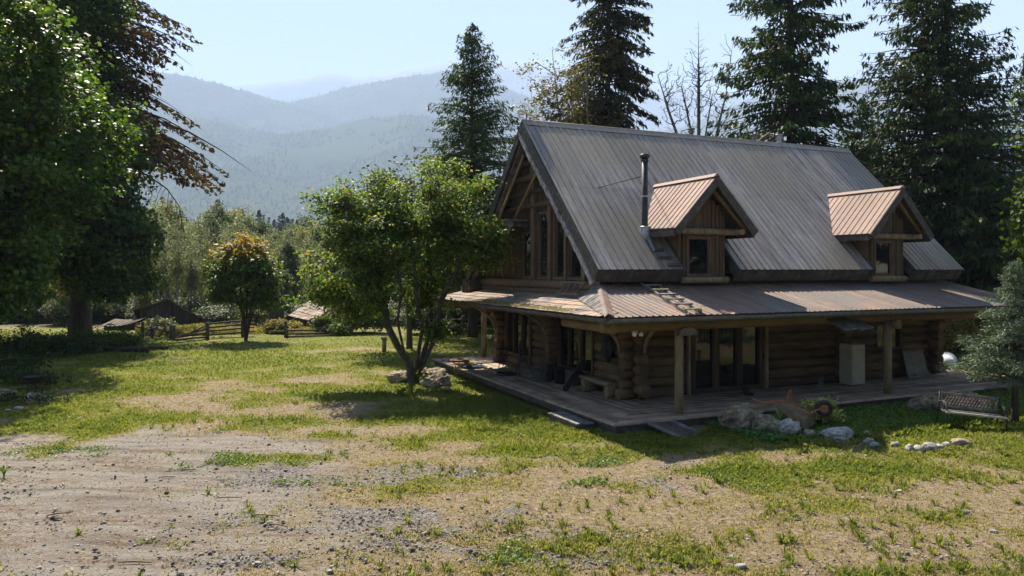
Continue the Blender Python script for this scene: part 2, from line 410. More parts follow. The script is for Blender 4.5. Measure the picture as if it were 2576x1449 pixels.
def groundmat():
    m, nt, out = newmat('ground_grass_dirt')
    p = nt.nodes.new('ShaderNodeBsdfPrincipled'); nt.links.new(p.outputs[0], out.inputs[0]); p.inputs['Roughness'].default_value = .95; p.inputs['Specular IOR Level'].default_value = .15
    v = mapping(nt)
    A = lambda n: nd(nt, 'ShaderNodeAttribute', attribute_name=n).outputs['Fac']
    nf = noise(nt, v, 9, 6, .75); nm = noise(nt, v, 2.2, 5, .7); nb = noise(nt, v, .5, 4, .6); nx_ = noise(nt, v, 32, 4, .8)
    dry = ramp(nt, nf, [(.3, (.11, .082, .055)), (.5, (.28, .215, .145)), (.68, (.45, .36, .26))])
    dry = mixc(nt, math_(nt, 'MULTIPLY', ramp(nt, nm, [(.45, (0, 0, 0)), (.62, (1, 1, 1))]), .55), dry, (.24, .21, .075))
    dirt = ramp(nt, nf, [(.3, (.12, .095, .072)), (.5, (.25, .20, .155)), (.68, (.38, .32, .26))])
    dirt = mixc(nt, ramp(nt, nb, [(.45, (0, 0, 0)), (.62, (1, 1, 1))]), dirt, (.24, .215, .185))
    vr = mapping(nt, (.35, 2.2, 1), 'Object', (0, 0, .5)); nr = noise(nt, vr, 1.1, 4, .65)
    dirt = mixc(nt, math_(nt, 'MULTIPLY', ramp(nt, nr, [(.46, (0, 0, 0)), (.58, (1, 1, 1))]), .75), dirt, (.33, .30, .26))
    dirt = mixc(nt, math_(nt, 'MULTIPLY', ramp(nt, nr, [(.36, (1, 1, 1)), (.45, (0, 0, 0))]), .6), dirt, (.13, .09, .065))
    vo = nd(nt, 'ShaderNodeTexVoronoi'); vo.inputs['Scale'].default_value = 26; nt.links.new(v, vo.inputs['Vector'])
    sep = nt.nodes.new('ShaderNodeSeparateColor'); nt.links.new(vo.outputs['Color'], sep.inputs[0])
    grav = ramp(nt, sep.outputs[0], [(0, (.12, .11, .10)), (.5, (.22, .20, .18)), (1, (.34, .31, .28))])
    grass = ramp(nt, nf, [(.3, (.07, .085, .014)), (.5, (.15, .175, .025)), (.7, (.25, .255, .045))])
    grass = mixc(nt, math_(nt, 'MULTIPLY', ramp(nt, nm, [(.5, (0, 0, 0)), (.68, (1, 1, 1))]), .7), grass, (.24, .22, .075))
    def fac(at_, k, lo, hi):
        s_ = math_(nt, 'ADD', A(at_), math_(nt, 'MULTIPLY', math_(nt, 'SUBTRACT', nf, .5), k))
        s_ = math_(nt, 'ADD', s_, math_(nt, 'MULTIPLY', math_(nt, 'SUBTRACT', nx_, .5), k * .6))
        return ramp(nt, s_, [(lo, (0, 0, 0)), (hi, (1, 1, 1))])
    col = mixc(nt, fac('dirt', .9, .35, .6), dry, dirt)
    col = mixc(nt, fac('gravel', 1.3, .45, .62), col, grav)
    col = mixc(nt, fac('green', .9, .34, .62), col, grass)
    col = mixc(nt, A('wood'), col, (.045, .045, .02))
    g = math_(nt, 'MULTIPLY_ADD', nx_, 1.5); nt.nodes[-1].inputs[2].default_value = .27
    col = mixc(nt, 1.0, col, g, 'MULTIPLY')
    nt.links.new(col, p.inputs['Base Color'])
    b = nt.nodes.new('ShaderNodeBump'); b.inputs['Strength'].default_value = 1.0; b.inputs['Distance'].default_value = .09
    nt.links.new(math_(nt, 'ADD', nf, math_(nt, 'MULTIPLY', nx_, .6)), b.inputs['Height']); nt.links.new(b.outputs[0], p.inputs['Normal'])
    return m
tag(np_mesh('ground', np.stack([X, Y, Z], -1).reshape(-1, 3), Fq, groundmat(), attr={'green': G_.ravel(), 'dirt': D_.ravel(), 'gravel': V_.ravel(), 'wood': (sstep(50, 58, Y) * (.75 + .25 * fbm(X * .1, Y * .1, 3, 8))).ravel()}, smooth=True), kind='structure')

# ------------------------------------------------------------------ hills
def hillmat(name, c1, c2, c3, sc_):
    m = M(name, c1, c2, sc_, (1, 1, 1), 1, .0, c3=c3, fine=sc_ * 12, spec=0)
    return m
def ridge_fn(prof, Yr):
    px = np.array([p[0] for p in prof], float); py = np.array([p[1] for p in prof], float)
    xs = (px - CX) / F * Yr; zs = CAMZ + (HY - py) / F * Yr
    def f(x):
        k = np.searchsorted(xs, x).clip(1, len(xs) - 1)
        return np.interp(x, xs, zs)
    return f, xs[0], xs[-1]
def hill(name, prof, Y0, Yr, mat, seed, amp=.12, n=260, mrows=70, rid=1.0, prow=1.25):
    f, x0, x1 = ridge_fn(prof, Yr)
    xs = np.linspace(x0, x1, n); ts = np.linspace(0, 1.25, mrows)
    Xh, Th = np.meshgrid(xs, ts)
    zt = f(xs); k = np.ones(5) / 5; zt = np.convolve(np.pad(zt, 2, 'edge'), k, 'valid')
    Yh = Y0 + (Yr - Y0) * Th
    prf = np.where(Th < 1, np.clip(Th, 0, 1) ** prow, 1 - (Th - 1) * 2.2)
    H = zt[None, :] + 6
    nz = fbm(Xh / (Yr * .09) + .6 * fbm(Xh / (Yr * .2), Yh / (Yr * .2), 3, seed + 9), Yh / (Yr * .3), 5, seed) - .5
    env = np.sin(np.pi * np.clip(Th, 0, 1))
    Zh = H * prf + H * amp * 2 * nz * env - 6
    Zh += rid * (fbm(Xh / (Yr * .012), Yh / (Yr * .012), 3, seed + 5) - .5) * Yr * .004
    idx = np.arange(n * mrows).reshape(mrows, n)
    Fq = np.stack([idx[:-1, :-1], idx[:-1, 1:], idx[1:, 1:], idx[1:, :-1]], -1).reshape(-1, 4)
    tag(np_mesh(name, np.stack([Xh, Yh, Zh], -1).reshape(-1, 3), Fq, mat, smooth=True), kind='structure')
    return xs, ts, Xh, Yh, Zh
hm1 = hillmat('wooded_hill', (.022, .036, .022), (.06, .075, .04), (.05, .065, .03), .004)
hm2 = hillmat('far_mountain_rock_hazed', (.10, .11, .10), (.17, .17, .16), (.13, .14, .13), .004)  # rock grey, lightened in the base colour to add to the haze
P_far = [(-900, 330), (0, 280), (300, 240), (560, 214), (650, 207), (720, 200), (780, 190), (815, 177), (835, 175), (862, 186), (900, 190), (960, 188), (1000, 178), (1060, 163), (1120, 152), (1250, 150), (1400, 170), (1600, 210), (1900, 230), (2200, 200), (2500, 240), (3300, 330)]
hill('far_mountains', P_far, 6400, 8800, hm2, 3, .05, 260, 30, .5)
P_l = [(-1100, 300), (-400, 210), (0, 190), (250, 178), (430, 183), (480, 192), (560, 212), (640, 235), (720, 256), (780, 268), (860, 300), (960, 350), (1080, 420), (1200, 500), (1350, 640), (1500, 690)]
P_r = [(480, 690), (560, 420), (640, 300), (700, 262), (735, 257), (790, 243), (850, 225), (940, 205), (1030, 190), (1120, 178), (1220, 190), (1320, 240), (1450, 300), (1600, 330), (1700, 325), (1800, 285), (1850, 262), (1950, 225), (2100, 200), (2250, 205), (2400, 230), (2700, 280), (3400, 400)]
P_m = [(-1200, 330), (-300, 290), (200, 290), (420, 272), (560, 300), (700, 340), (800, 325), (900, 300), (1000, 288), (1100, 292), (1250, 330), (1400, 400), (1800, 420), (2300, 400), (3200, 480)]
HL = []
HL.append(hill('hill_right', P_r, 3000, 5500, hm1, 13, .10, 300, 60))
HL.append(hill('hill_left', P_l, 2700, 5000, hm1, 23, .10, 300, 60))
HL.append(hill('foothills', P_m, 1400, 3800, hm1, 33, .16, 300, 60, 1.0, 1.5))
# conifers standing on the hills: past counting, one object
vs = []; fs = []; tt = []
for (xs, ts, Xh, Yh, Zh), cnt in zip(HL, (15000, 13000, 16000)):
    n, m_ = len(xs), len(ts)
    u = R.random(cnt * 3); tpos = R.random(cnt * 3) ** .8 * 1.03
    x = xs[0] + (xs[-1] - xs[0]) * u; fi = tpos / ts[-1] * (m_ - 1); i0 = np.clip(fi.astype(int), 0, m_ - 2); fj = u * (n - 1); j0 = np.clip(fj.astype(int), 0, n - 2)
    fr = fi - i0; fc = fj - j0
    z = (Zh[i0, j0] * (1 - fr) + Zh[i0 + 1, j0] * fr) * (1 - fc) + (Zh[i0, j0 + 1] * (1 - fr) + Zh[i0 + 1, j0 + 1] * fr) * fc
    y = Yh[i0, 0] * (1 - fr) + Yh[i0 + 1, 0] * fr
    px = CX + x / y * F
    keep = ((px > 330) & (px < 1420)) | ((px > 1640) & (px < 2300)); keep &= (fbm(x / 200, y / 200, 3, 5) > .36)
    sel = np.where(keep)[0][:cnt]
    for i in sel:
        h = R.uniform(3.5, 8.5) * (y[i] / 1500) ** .5 * 1.75; r = h * R.uniform(.16, .26); b = len(vs)
        a0 = R.random() * 6
        for k in range(4): vs.append((x[i] + r * math.cos(a0 + k * 1.571), y[i] + r * math.sin(a0 + k * 1.571), z[i] - .5))
        vs.append((x[i], y[i], z[i] + h)); tv = R.random(); tt += [tv] * 5
        for k in range(4): fs.append((b + k, b + (k + 1) % 4, b + 4))
hfm = leafmat('hill_conifers', [(.015, .03, .014), (.03, .05, .02), (.07, .08, .035)], trans=0, rough=1, spec=0)
tag(np_mesh('hillside_forest', vs, fs, hfm, attr={'tint': tt}), kind='stuff')

# ------------------------------------------------------------------ foliage generators
def unit(v): return v / (np.linalg.norm(v, axis=-1, keepdims=True) + 1e-9)
def leaves(name, P, N, D, size, width, mat, parent, tint, fold=.15, lobes=False):
    """leaf-shaped faces: P centres, N normals, D long directions"""
    P = np.asarray(P, float); n = len(P)
    N = unit(np.asarray(N, float)); D = np.asarray(D, float); D = unit(D - N * (D * N).sum(-1, keepdims=True)); S = np.cross(N, D)
    size = np.broadcast_to(np.asarray(size, float), (n,))[:, None]; wd = size * width
    if lobes:   # maple-like five-cornered leaf
        pts = [P - D * size * .5, P + S * wd * .55 - D * size * .1 - N * size * fold, P + S * wd * .3 + D * size * .25,
               P + D * size * .55 - N * size * fold * .8, P - S * wd * .3 + D * size * .25, P - S * wd * .55 - D * size * .1 - N * size * fold]
        V = np.stack(pts, 1).reshape(-1, 3); b = np.arange(n)[:, None] * 6
        Fc = np.concatenate([b + [0, 1, 2, 3], b + [0, 3, 4, 5]], 0); k = 6
    else:
        pts = [P - D * size * .5, P + S * wd * .5 - N * size * fold * .3, P + D * size * .5 - N * size * fold, P - S * wd * .5 - N * size * fold * .3]
        V = np.stack(pts, 1).reshape(-1, 3); Fc = np.arange(n)[:, None] * 4 + [0, 1, 2, 3]; k = 4
    return np_mesh(name, V, Fc, mat, parent, attr={'tint': np.repeat(tint, k)})

def fast_tubes(name, polys, mat, parent, n_thick=8):
    """polys: list of (pts array, radii array)"""
    V = []; Fc = []; off = 0
    for pts, rs in polys:
        pts = np.asarray(pts, float); rs = np.asarray(rs, float); m = len(pts)
        n = n_thick if rs.max() > .05 else (5 if rs.max() > .015 else 3)
        d = np.gradient(pts, axis=0); d = unit(d)
        ref = np.array([.3, .2, 1.0]) if abs(d[0][2]) < .9 else np.array([1.0, .1, 0])
        u = unit(np.cross(d, ref)); w_ = np.cross(d, u)
        an = np.arange(n) * 2 * np.pi / n
        ring = pts[:, None, :] + rs[:, None, None] * (u[:, None, :] * np.cos(an)[None, :, None] + w_[:, None, :] * np.sin(an)[None, :, None])
        V.append(ring.reshape(-1, 3))
        i = np.arange(m - 1)[:, None] * n; k = np.arange(n)[None, :]; k2 = (k + 1) % n
        Fc.append(np.stack([i + k, i + k2, i + n + k2, i + n + k], -1).reshape(-1, 4) + off); off += m * n
    return np_mesh(name, np.concatenate(V), np.concatenate(Fc), mat, parent, smooth=True)

def crown_pts(rng, blobs, n, shell=.55, lump=.35, hole=.33, hs=1.1):
    """blobs: list of (cx,cy,cz,rx,ry,rz,weight)"""
    out = []; W = np.array([b[6] for b in blobs]); W = W / W.sum(); n = int(n / (1 - hole))
    for b, wt in zip(blobs, W):
        k = int(n * wt) + 1
        d = unit(rng.normal(size=(k, 3))); r = (shell + (1 - shell) * rng.random(k)) if rng.random() < 2 else 0
        r = r ** .7
        lm = 1 + lump * (2 * fbm(d[:, 0] * 2.3 + b[0] * 3 + 7, d[:, 2] * 2.3 + d[:, 1] * 1.7 + b[1], 3, int(abs(b[2] * 10)) % 97) - 1)
        out.append(np.array(b[:3]) + d * r[:, None] * lm[:, None] * np.array(b[3:6]))
    P = np.concatenate(out); f = .8 / hs
    q = fbm(P[:, 0] * f + P[:, 2] * .6 * f + 31, P[:, 1] * f - P[:, 2] * .8 * f + 17, 3, 71) + .5 * fbm(P[:, 0] * f * 2 - 5, P[:, 2] * f * 2 + P[:, 1] * f, 2, 73)
    keep = q > np.quantile(q, hole)
    return P[keep]

def skeleton(rng, stems, tips, r_tip=.006, expo=.42, wig=.12, step=.5, upbias=.6):
    """connect every tip to the nearest stem/branch node; returns polylines with radii"""
    P = []; par = []; 
    for st in stems:
        st = np.asarray(st, float); prev = -1 if not P else 0
        first = True
        for i in range(len(st) - 1):
            k = max(1, int(np.linalg.norm(st[i + 1] - st[i]) / step))
            for j in range(k):
                q = st[i] + (st[i + 1] - st[i]) * j / k
                if first: P.append(q); par.append(prev); first = False
                else: P.append(q); par.append(len(P) - 2)
        P.append(st[-1]); par.append(len(P) - 2)
    axis0 = np.array(P); base = axis0[0]
    dd = np.array([np.min(np.linalg.norm(axis0 - t, axis=1)) for t in tips]); order = np.argsort(dd)
    arr = np.zeros((len(P) + len(tips) * 6 + 10, 3)); arr[:len(P)] = P; N = len(P); par = par + []
    depth = [0] * N; tipnode = []
    for ti in order:
        t = tips[ti]; A = arr[:N]; dv = t - A; dist = np.linalg.norm(dv, axis=1)
        # prefer nodes lower and nearer the trunk
        cost = dist + upbias * np.maximum(0, A[:, 2] - t[2] + .25 * dist) 
        j = int(np.argmin(cost)); p0 = A[j].copy(); Ls = dist[j]
        k = int(np.clip(Ls / step, 1, 6)); off = rng.normal(size=3) * wig * Ls; off[2] = abs(off[2]) * .6
        last = j
        for s_ in range(1, k + 1):
            f = s_ / k; q = p0 + (t - p0) * f + off * math.sin(math.pi * f)
            arr[N] = q; par.append(last); last = N; N += 1
        tipnode.append(last)
    par = np.array(par[:N]); cnt = np.ones(N) * .0
    for tn in tipnode: cnt[tn] += 1
    ch = [[] for _ in range(N)]
    for i in range(N):
        if par[i] >= 0: ch[par[i]].append(i)
    for i in range(N - 1, -1, -1):
        if par[i] >= 0 and par[i] < i: cnt[par[i]] += cnt[i]
    rad = r_tip * np.maximum(cnt, 1) ** expo
    polys = []; starts = [i for i in range(N) if par[i] < 0 or (par[i] == 0 and i != 0)]
    done = np.zeros(N, bool)
    stack = [(i, par[i]) for i in range(N) if par[i] < 0]
    while stack:
        i, p = stack.pop(); line = [p] if p >= 0 else []; cur = i
        while True:
            line.append(cur); c = ch[cur]
            if not c: break
            c = sorted(c, key=lambda q: -cnt[q])
            for o in c[1:]: stack.append((o, cur))
            cur = c[0]
        if len(line) > 1:
            r = rad[line].copy()
            if p >= 0: r[0] = min(r[0], r[1] * 1.05)
            polys.append((arr[line], r))
    return polys, arr[tipnode]

def deciduous(name, loc, stems, blobs, ntips, per, leaf, lmat, bmat, label, cat='tree', group=None, seed=1, r_tip=.008, spread=.45, width=.7, lobes=True, shell=.45, lump=.35, tintfn=None, droop=.25, expo=.42, flat=.45, base_flare=1.3, dens=None, hs=1.1, hole=.33, step=.5, upbias=.6, cname='crown'):
    rng = np.random.default_rng(seed)
    root = thing(name, loc, label, cat, group)
    tips = crown_pts(rng, blobs, ntips, shell, lump, hole, hs)
    tips = tips[tips[:, 2] > .25]
    polys, T = skeleton(rng, stems, tips, r_tip, expo, step=step, upbias=upbias)
    for k, (p, r) in enumerate(polys):
        if k == 0 or r[0] > .08:
            zb = p[:, 2]; r *= 1 + (base_flare - 1) * np.exp(-np.clip(zb, 0, 9) * 2.5)
    fast_tubes('trunk', polys, bmat, root)
    cen = np.average(tips, axis=0)
    k = rng.poisson(per, len(T)); rep = np.repeat(np.arange(len(T)), k); n = len(rep)
    o = rng.normal(size=(n, 3)) * spread; o[:, 2] *= flat
    sl = rng.normal(size=(len(T), 3)) * .5
    P = T[rep] + o + sl[rep] * (np.abs(o[:, :1])) * .4
    out = unit(P - cen)
    N = rng.normal(size=(n, 3)) * .55 + np.array([0, 0, .75]) + out * .35
    D = rng.normal(size=(n, 3)) + out * .8 + np.array([0, 0, -droop * 2])
    t = rng.random(n)
    if tintfn is not None: t = np.clip(tintfn(P, t), 0, 1)
    leaves(cname, P, N, D, leaf * rng.uniform(.65, 1.25, n), width, lmat, root, t, lobes=lobes)
    return root

def conifer(name, loc, H, rad, lmat, bmat, label, group=None, seed=1, zb=1.0, nbr=260, spray=.42, droop=.35, per=46, tr=.25, prof=None, hang=.8, sw=.30, gap=.25, twin=None, tint0=0., bare=0.0, upturn=.15, cname='crown', cat='conifer', zbare=0):
    rng = np.random.default_rng(seed); root = thing(name, loc, label, cat, group)
    prof = prof or (lambda t: (1 - t) ** .8)
    polys = []; P = []; N = []; D = []; S = []; T = []
    trunks = [(0, 0, 1.0)] + ([twin] if twin else [])
    for tx, ty, hs in trunks:
        zz = np.linspace(-.3, H * hs, 16); wob = np.cumsum(rng.normal(size=(16, 2)) * .015 * H / 16, 0)
        tp = np.stack([tx * np.clip(zz / (H * .12), 0, 1) + wob[:, 0], ty * np.clip(zz / (H * .12), 0, 1) + wob[:, 1], zz], 1)
        polys.append((tp, tr * (1 - zz.clip(0) / (H * hs) * .93) * (1 + .35 * np.exp(-zz.clip(0)))))
        for k in range(nbr // len(trunks)):
            t = rng.random() ** 1.05; z0 = zb + (H * hs - zb) * t
            Lb = rad * max(prof(t), .03) * rng.uniform(.6, 1.12) * (1 if hs == 1 else .9)
            if rng.random() < gap * .5: Lb *= .55
            az = rng.random() * 2 * math.pi; m = 6; f = np.linspace(0, 1, m)
            ax = np.interp(z0, zz, tp[:, 0]); ay = np.interp(z0, zz, tp[:, 1])
            x = ax + np.cos(az) * Lb * f; y = ay + np.sin(az) * Lb * f
            up = (1 - t) * -droop + t * .35
            z = z0 + Lb * (up * f + (-.25 * f ** 2 if t < .8 else 0) + upturn * f ** 4) + .25 * Lb * np.sin(f * math.pi) * .4
            pts = np.stack([x, y, z], 1); polys.append((pts, (.012 + .012 * Lb) * (1.05 - f)))
            if rng.random() < bare or z0 < zbare: continue
            ns = int(per * (Lb / rad + .15)); fs_ = rng.random(ns) ** .75
            fs_ = .12 + .88 * fs_; q = np.stack([np.interp(fs_, f, pts[:, c]) for c in range(3)], 1)
            side = rng.choice([-1, 1], ns) * rng.random(ns) ** .8; wdt = Lb * .26 * (1.12 - fs_) + .12
            sv = np.array([-np.sin(az), np.cos(az), 0]); rv = np.array([np.cos(az), np.sin(az), 0])
            q = q + sv * (side * wdt)[:, None] + rng.normal(size=(ns, 3)) * .05
            q[:, 2] -= np.abs(side) * wdt * .35 
            ln = spray * rng.uniform(.6, 1.3, ns) * (.6 + .4 * (1 - t))
            dv = rv * .7 + sv * side[:, None] * .8 + np.array([0, 0, -hang]) + rng.normal(size=(ns, 3)) * .3
            q[:, 2] -= ln * .25 * hang
            P.append(q); D.append(dv); N.append(rng.normal(size=(ns, 3)) * .6 + np.array([0, 0, .5]) + rv * .3); S.append(ln)
            cl = rng.random() * .45
            T.append(np.clip(tint0 + cl + rng.random(ns) * .45 + .15 * fs_, 0, 1))
    # clothe the leader
    fast_tubes('trunk', polys, bmat, root)
    leaves(cname, np.concatenate(P), np.concatenate(N), np.concatenate(D), np.concatenate(S), sw, lmat, root, np.concatenate(T), fold=.1)
    return root

LM = {}
LM['maple'] = leafmat('maple_leaves', [(.020, .044, .012), (.044, .085, .018), (.08, .135, .024), (.16, .20, .035)], .42, .5, .28)
LM['loneleaf'] = leafmat('maple_turning', [(.05, .085, .016), (.10, .15, .025), (.20, .19, .03), (.42, .20, .04)], .40, .55, .25)
LM['shrub'] = leafmat('vine_maple_leaves', [(.028, .062, .012), (.065, .125, .02), (.13, .20, .03), (.19, .21, .05), (.30, .18, .10)], .48, .55, .25)
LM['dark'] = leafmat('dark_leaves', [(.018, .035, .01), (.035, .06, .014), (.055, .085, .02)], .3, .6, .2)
LM['cedar'] = leafmat('cedar_sprays', [(.010, .024, .011), (.022, .045, .014), (.045, .075, .018), (.075, .10, .025)], .22, .6, .25)
LM['spruce'] = leafmat('spruce_dark', [(.012, .02, .010), (.025, .033, .014), (.05, .05, .02), (.10, .075, .025)], .2, .6, .2)
LM['brown'] = leafmat('brown_needles', [(.025, .018, .010), (.055, .035, .018), (.09, .046, .022), (.045, .055, .02)], .25, .7, .2)
LM['blue'] = leafmat('blue_spruce_needles', [(.03, .055, .035), (.06, .095, .058), (.105, .15, .09), (.16, .21, .12)], .15, .6, .3)
LM['alder'] = leafmat('alder_leaves', [(.07, .09, .045), (.12, .145, .065), (.18, .20, .085), (.24, .22, .10)], .35, .6, .25)
LM['fir'] = leafmat('fir_needles', [(.012, .03, .018), (.025, .05, .026)], .1, .8, .2)
LM['gold'] = leafmat('golden_leaves', [(.10, .13, .025), (.20, .18, .035), (.32, .20, .04), (.30, .14, .04)], .4, .5, .3)
LM['bush'] = leafmat('bush_leaves', [(.035, .06, .012), (.07, .11, .02), (.13, .17, .03)], .38, .6, .2)
LM['vari'] = leafmat('variegated_leaves', [(.12, .17, .03), (.38, .38, .10), (.75, .68, .28)], .4, .5, .3)
LM['birch'] = leafmat('sparse_leaves', [(.06, .07, .02), (.13, .11, .03), (.20, .13, .06)], .4, .5, .3)
LM['weeds'] = leafmat('tall_weeds', [(.10, .12, .03), (.20, .19, .06), (.28, .22, .09), (.27, .20, .13)], .4, .7, .2)

# ================================================================== HOUSE
H = thing('log_house', C0, 'large weathered log house with steep ribbed metal roof, two dormers and wraparound porch deck', 'house', rz=TH)
AW, BW, AE, BE = 2.45, 2.85, 14.7, 12.2        # lower log walls
GA = 1.42                                     # upper gable wall plane
RB, RZ, EB, EZ, A1, A2 = 7.167, 8.66, 2.21, 3.73, .862, 15.717
SL = (RZ - EZ) / (RB - EB)
def rz_(b): return EZ + (b - EB) * SL

# ---- deck
mb = MB()
pw = .145
def jag(): return random.uniform(-.015, .02)
for i in range(20):            # front deck boards run along a
    b0 = i * pw; off = .004 * random.random()
    if b0 > BW + .1: break
    a = b0 + .02
    while a < 17.0:
        a2 = min(a + random.uniform(2.8, 4.6), 17.0 + jag()); 
        if 17 - a2 < .8: a2 = 17.0 + jag()
        # mitred start
        s0 = b0 if a < b0 + .05 else a
        z1 = off + random.uniform(-.003, .003)
        s1 = s0 + (pw if s0 == b0 else 0)
        P = [(s0 + .006, b0 + .005, z1), (a2, b0 + .005, z1), (a2, b0 + pw - .006, z1), (s1 + .006, b0 + pw - .006, z1)]
        mb.quadslab(P, .045); a = a2 + .006
for i in range(17):            # left side boards run along b
    a0 = i * pw
    b = a0 + .02; first = True
    while b < 14.33:
        b2 = min(b + random.uniform(2.8, 4.6), 14.33 + jag())
        if 14.33 - b2 < .8: b2 = 14.33 + jag()
        z1 = .004 * random.random() + random.uniform(-.003, .003)
        s0 = a0 if first else b; s1 = a0 + pw if first else b
        P = [(a0 + .005, b2, z1), (a0 + .005, s0 + .008, z1), (a0 + pw - .006, s1 + .008, z1), (a0 + pw - .006, b2, z1)]
        mb.quadslab(P, .045); b = b2 + .006; first = False
for i in range(15):            # right and back returns
    mb.box(14.8 + i * pw, 14.8 + (i + 1) * pw - .01, BW + .15, 14.3, -.045, 0)
    mb.box(2.6, 14.7, 12.3 + i * pw, 12.3 + (i + 1) * pw - .01, -.045, 0)
deck = mb.build('deck', MAT['deck'], H)
mb = MB()
mb.box(.10, 16.9, .07, .13, -.24, -.048); mb.box(.07, .13, .10, 14.2, -.24, -.048); mb.box(16.84, 16.9, .14, 14.2, -.24, -.048)
for b in np.arange(.8, 14, 1.6): mb.box(.2, 2.4, b, b + .08, -.26, -.05)
for a in np.arange(2.6, 16.5, 1.6): mb.box(a, a + .08, .2, 2.8, -.26, -.05)
for b in np.arange(.4, 14.2, 2.1): mb.log((.35, b, -.75), (.35, b, -.06), .11, 8)
mb.box(.02, .065, -.05 + .02, 14.3, -.11, -.05)
mb.build('deck_frame', MAT['darkwood'], H)

# ---- log walls
LR, LS = .165, .29
def log_courses(horizontal, fixed, spans_by_z, zt=2.75):
    mb = MB(); z = LR * .9; k = 0
    while z < zt:
        for s, e in spans_by_z(z):
            if horizontal: mb.log((s, fixed, z), (e, fixed, z), LR)
            else: mb.log((fixed, s, z), (fixed, e, z), LR)
        z += LS; k += 1
    return mb
def front_spans(z):
    o = [(AW, 4.30)] if z < 2.15 else [(AW, 7.2)]
    if z < 2.15: o.append((7.1, 11.95 if .95 < z < 1.95 else AE))
    else: o.append((7.2, AE))
    if .95 < z < 1.95: o.append((13.25, AE))
    return o
def left_spans(z):
    if .42 < z < 2.15: return [(BW, 5.0), (7.45, 9.55), (11.95, BE)]
    return [(BW, BE)]
log_courses(True, BW, front_spans).build('log_wall', MAT['log'], H)
log_courses(False, AW, left_spans).build('log_wall', MAT['log'], H)
log_courses(False, AE, lambda z: [(BW, BE)]).build('log_wall', MAT['log'], H)
log_courses(True, BE, lambda z: [(AW, AE)]).build('log_wall', MAT['log'], H)
mb = MB()   # dark chinking core behind the logs
mb.box(AW - .02, 4.3, BW + .0, BW + .12, 0, 3.3); mb.box(7.1, 11.9, BW, BW + .12, 0, 3.3); mb.box(13.3, AE, BW, BW + .12, 0, 3.3); mb.box(4.3, 7.1, BW, BW + .12, 2.15, 3.3)
mb.box(11.9, 13.3, BW + .003, BW + .12, 0, .9); mb.box(11.9, 13.3, BW + .003, BW + .12, 2.0, 3.3)
for s, e in ((BW + .125, 5), (7.45, 9.55), (11.95, BE - .125)): mb.box(AW, AW + .12, s, e, 0, 3.3)
for s, e in ((5.0, 7.45), (9.55, 11.95)): mb.box(AW + .003, AW + .12, s, e, 0, .42); mb.box(AW + .003, AW + .12, s, e, 2.15, 3.3)
mb.box(AE - .12, AE, BW + .125, BE - .125, 0, 3.3); mb.box(AW + .125, AE - .125, BE - .12, BE, 0, 3.3)
mb.build('chinking', MAT['darkwood'], H)
# ---- flared log ends at the corners and cross walls
def stack(a, b, da, db, base=.48, top=1.45, flare=1.55, r=LR):
    mb = MB(); z = r * .9 + (.14 if db else 0)
    while z < 2.55:
        ext = base + random.uniform(-.05, .05) + (max(0, (z - flare) / 1.0) ** 1.7) * (top - base)
        if z < .35: ext += .08
        mb.log((a, b, z), (a + da * ext, b + db * ext, z), r * random.uniform(.98, 1.1), 12, .04)
        z += LS
    return mb.build('log_corner', MAT['log'], H)
stack(AW, BW, -1, 0); stack(AW, BW, 0, -1)
stack(AW, 7.55, -1, 0); stack(AW, BE + .0, -1, 0); stack(AW, BE, 0, 1, .6)
stack(10.3, BW, 0, -1); stack(AE, BW, 1, 0, .4, 1.9, 1.3); stack(AE, BW, 0, -1)
stack(AE, BE, 1, 0); stack(AE, 7.5, 1, 0)
for (a, b, da, db) in ((AW, BW, -1, 0), (AW, BW, 0, -1), (AW, 7.55, -1, 0), (AW, BE, -1, 0)):   # curved braces lining the flare
    mb = MB(); pts = []
    for k in range(7):
        t = k / 6; e = .50 + (t ** 2.0) * 1.1; z = 1.35 + 1.0 * t ** .85
        pts.append((a + da * e, b + db * e, z))
    mb.tube(pts, [.05, .06, .065, .065, .06, .055, .05], 8); mb.build('brace', MAT['logend'], H)

# ---- windows and doors
def pane_door(name, a0, a1, z0, z1, n, axis='a', fixed=BW, out=-1, ft=.07, mat='board'):
    t = .05
    fr = MB(); gl = MB()
    def bx(m_, s0, s1, q0, q1, zz0, zz1):
        if axis == 'a': m_.box(s0, s1, fixed + out * q0, fixed + out * q1, zz0, zz1)
        else: m_.box(fixed + out * q0, fixed + out * q1, s0, s1, zz0, zz1)
    bx(fr, a0, a1, -.02, .16, z1 - ft, z1); bx(fr, a0, a1, -.02, .16, z0, z0 + ft)
    w_ = (a1 - a0) / n
    for i in range(n + 1):
        x = a0 + i * w_; hw_ = ft * (.75 if 0 < i < n else .5)
        x = min(max(x, a0 + hw_), a1 - hw_)
        bx(fr, x - hw_, x + hw_, -.018, .15, z0 + ft + .001, z1 - ft - .001)
    f = fr.build(name, MAT[mat], H)
    for i in range(n):
        gl = MB(); bx(gl, a0 + i * w_ + .03, a0 + (i + 1) * w_ - .03, .03, .05, z0 + .03, z1 - .03); gl.build('pane', MAT['glass'], f)
    return f
pane_door('glass_door', 4.36, 7.05, .03, 2.12, 3, ft=.13)
pane_door('window', 11.98, 13.22, .98, 1.92, 2)
pane_door('window', 5.05, 7.4, .42, 2.13, 3, 'b', AW, -1, .06)
pane_door('window', 9.6, 11.9, .42, 2.13, 3, 'b', AW, -1, .06)
for x0_, x1_ in ((7.10, 7.20), (4.16, 4.25)): mb = MB(); mb.box(x0_, x1_, BW - .24, BW - .14, 0, 2.25); mb.build('door_trim', MAT['post'], H)
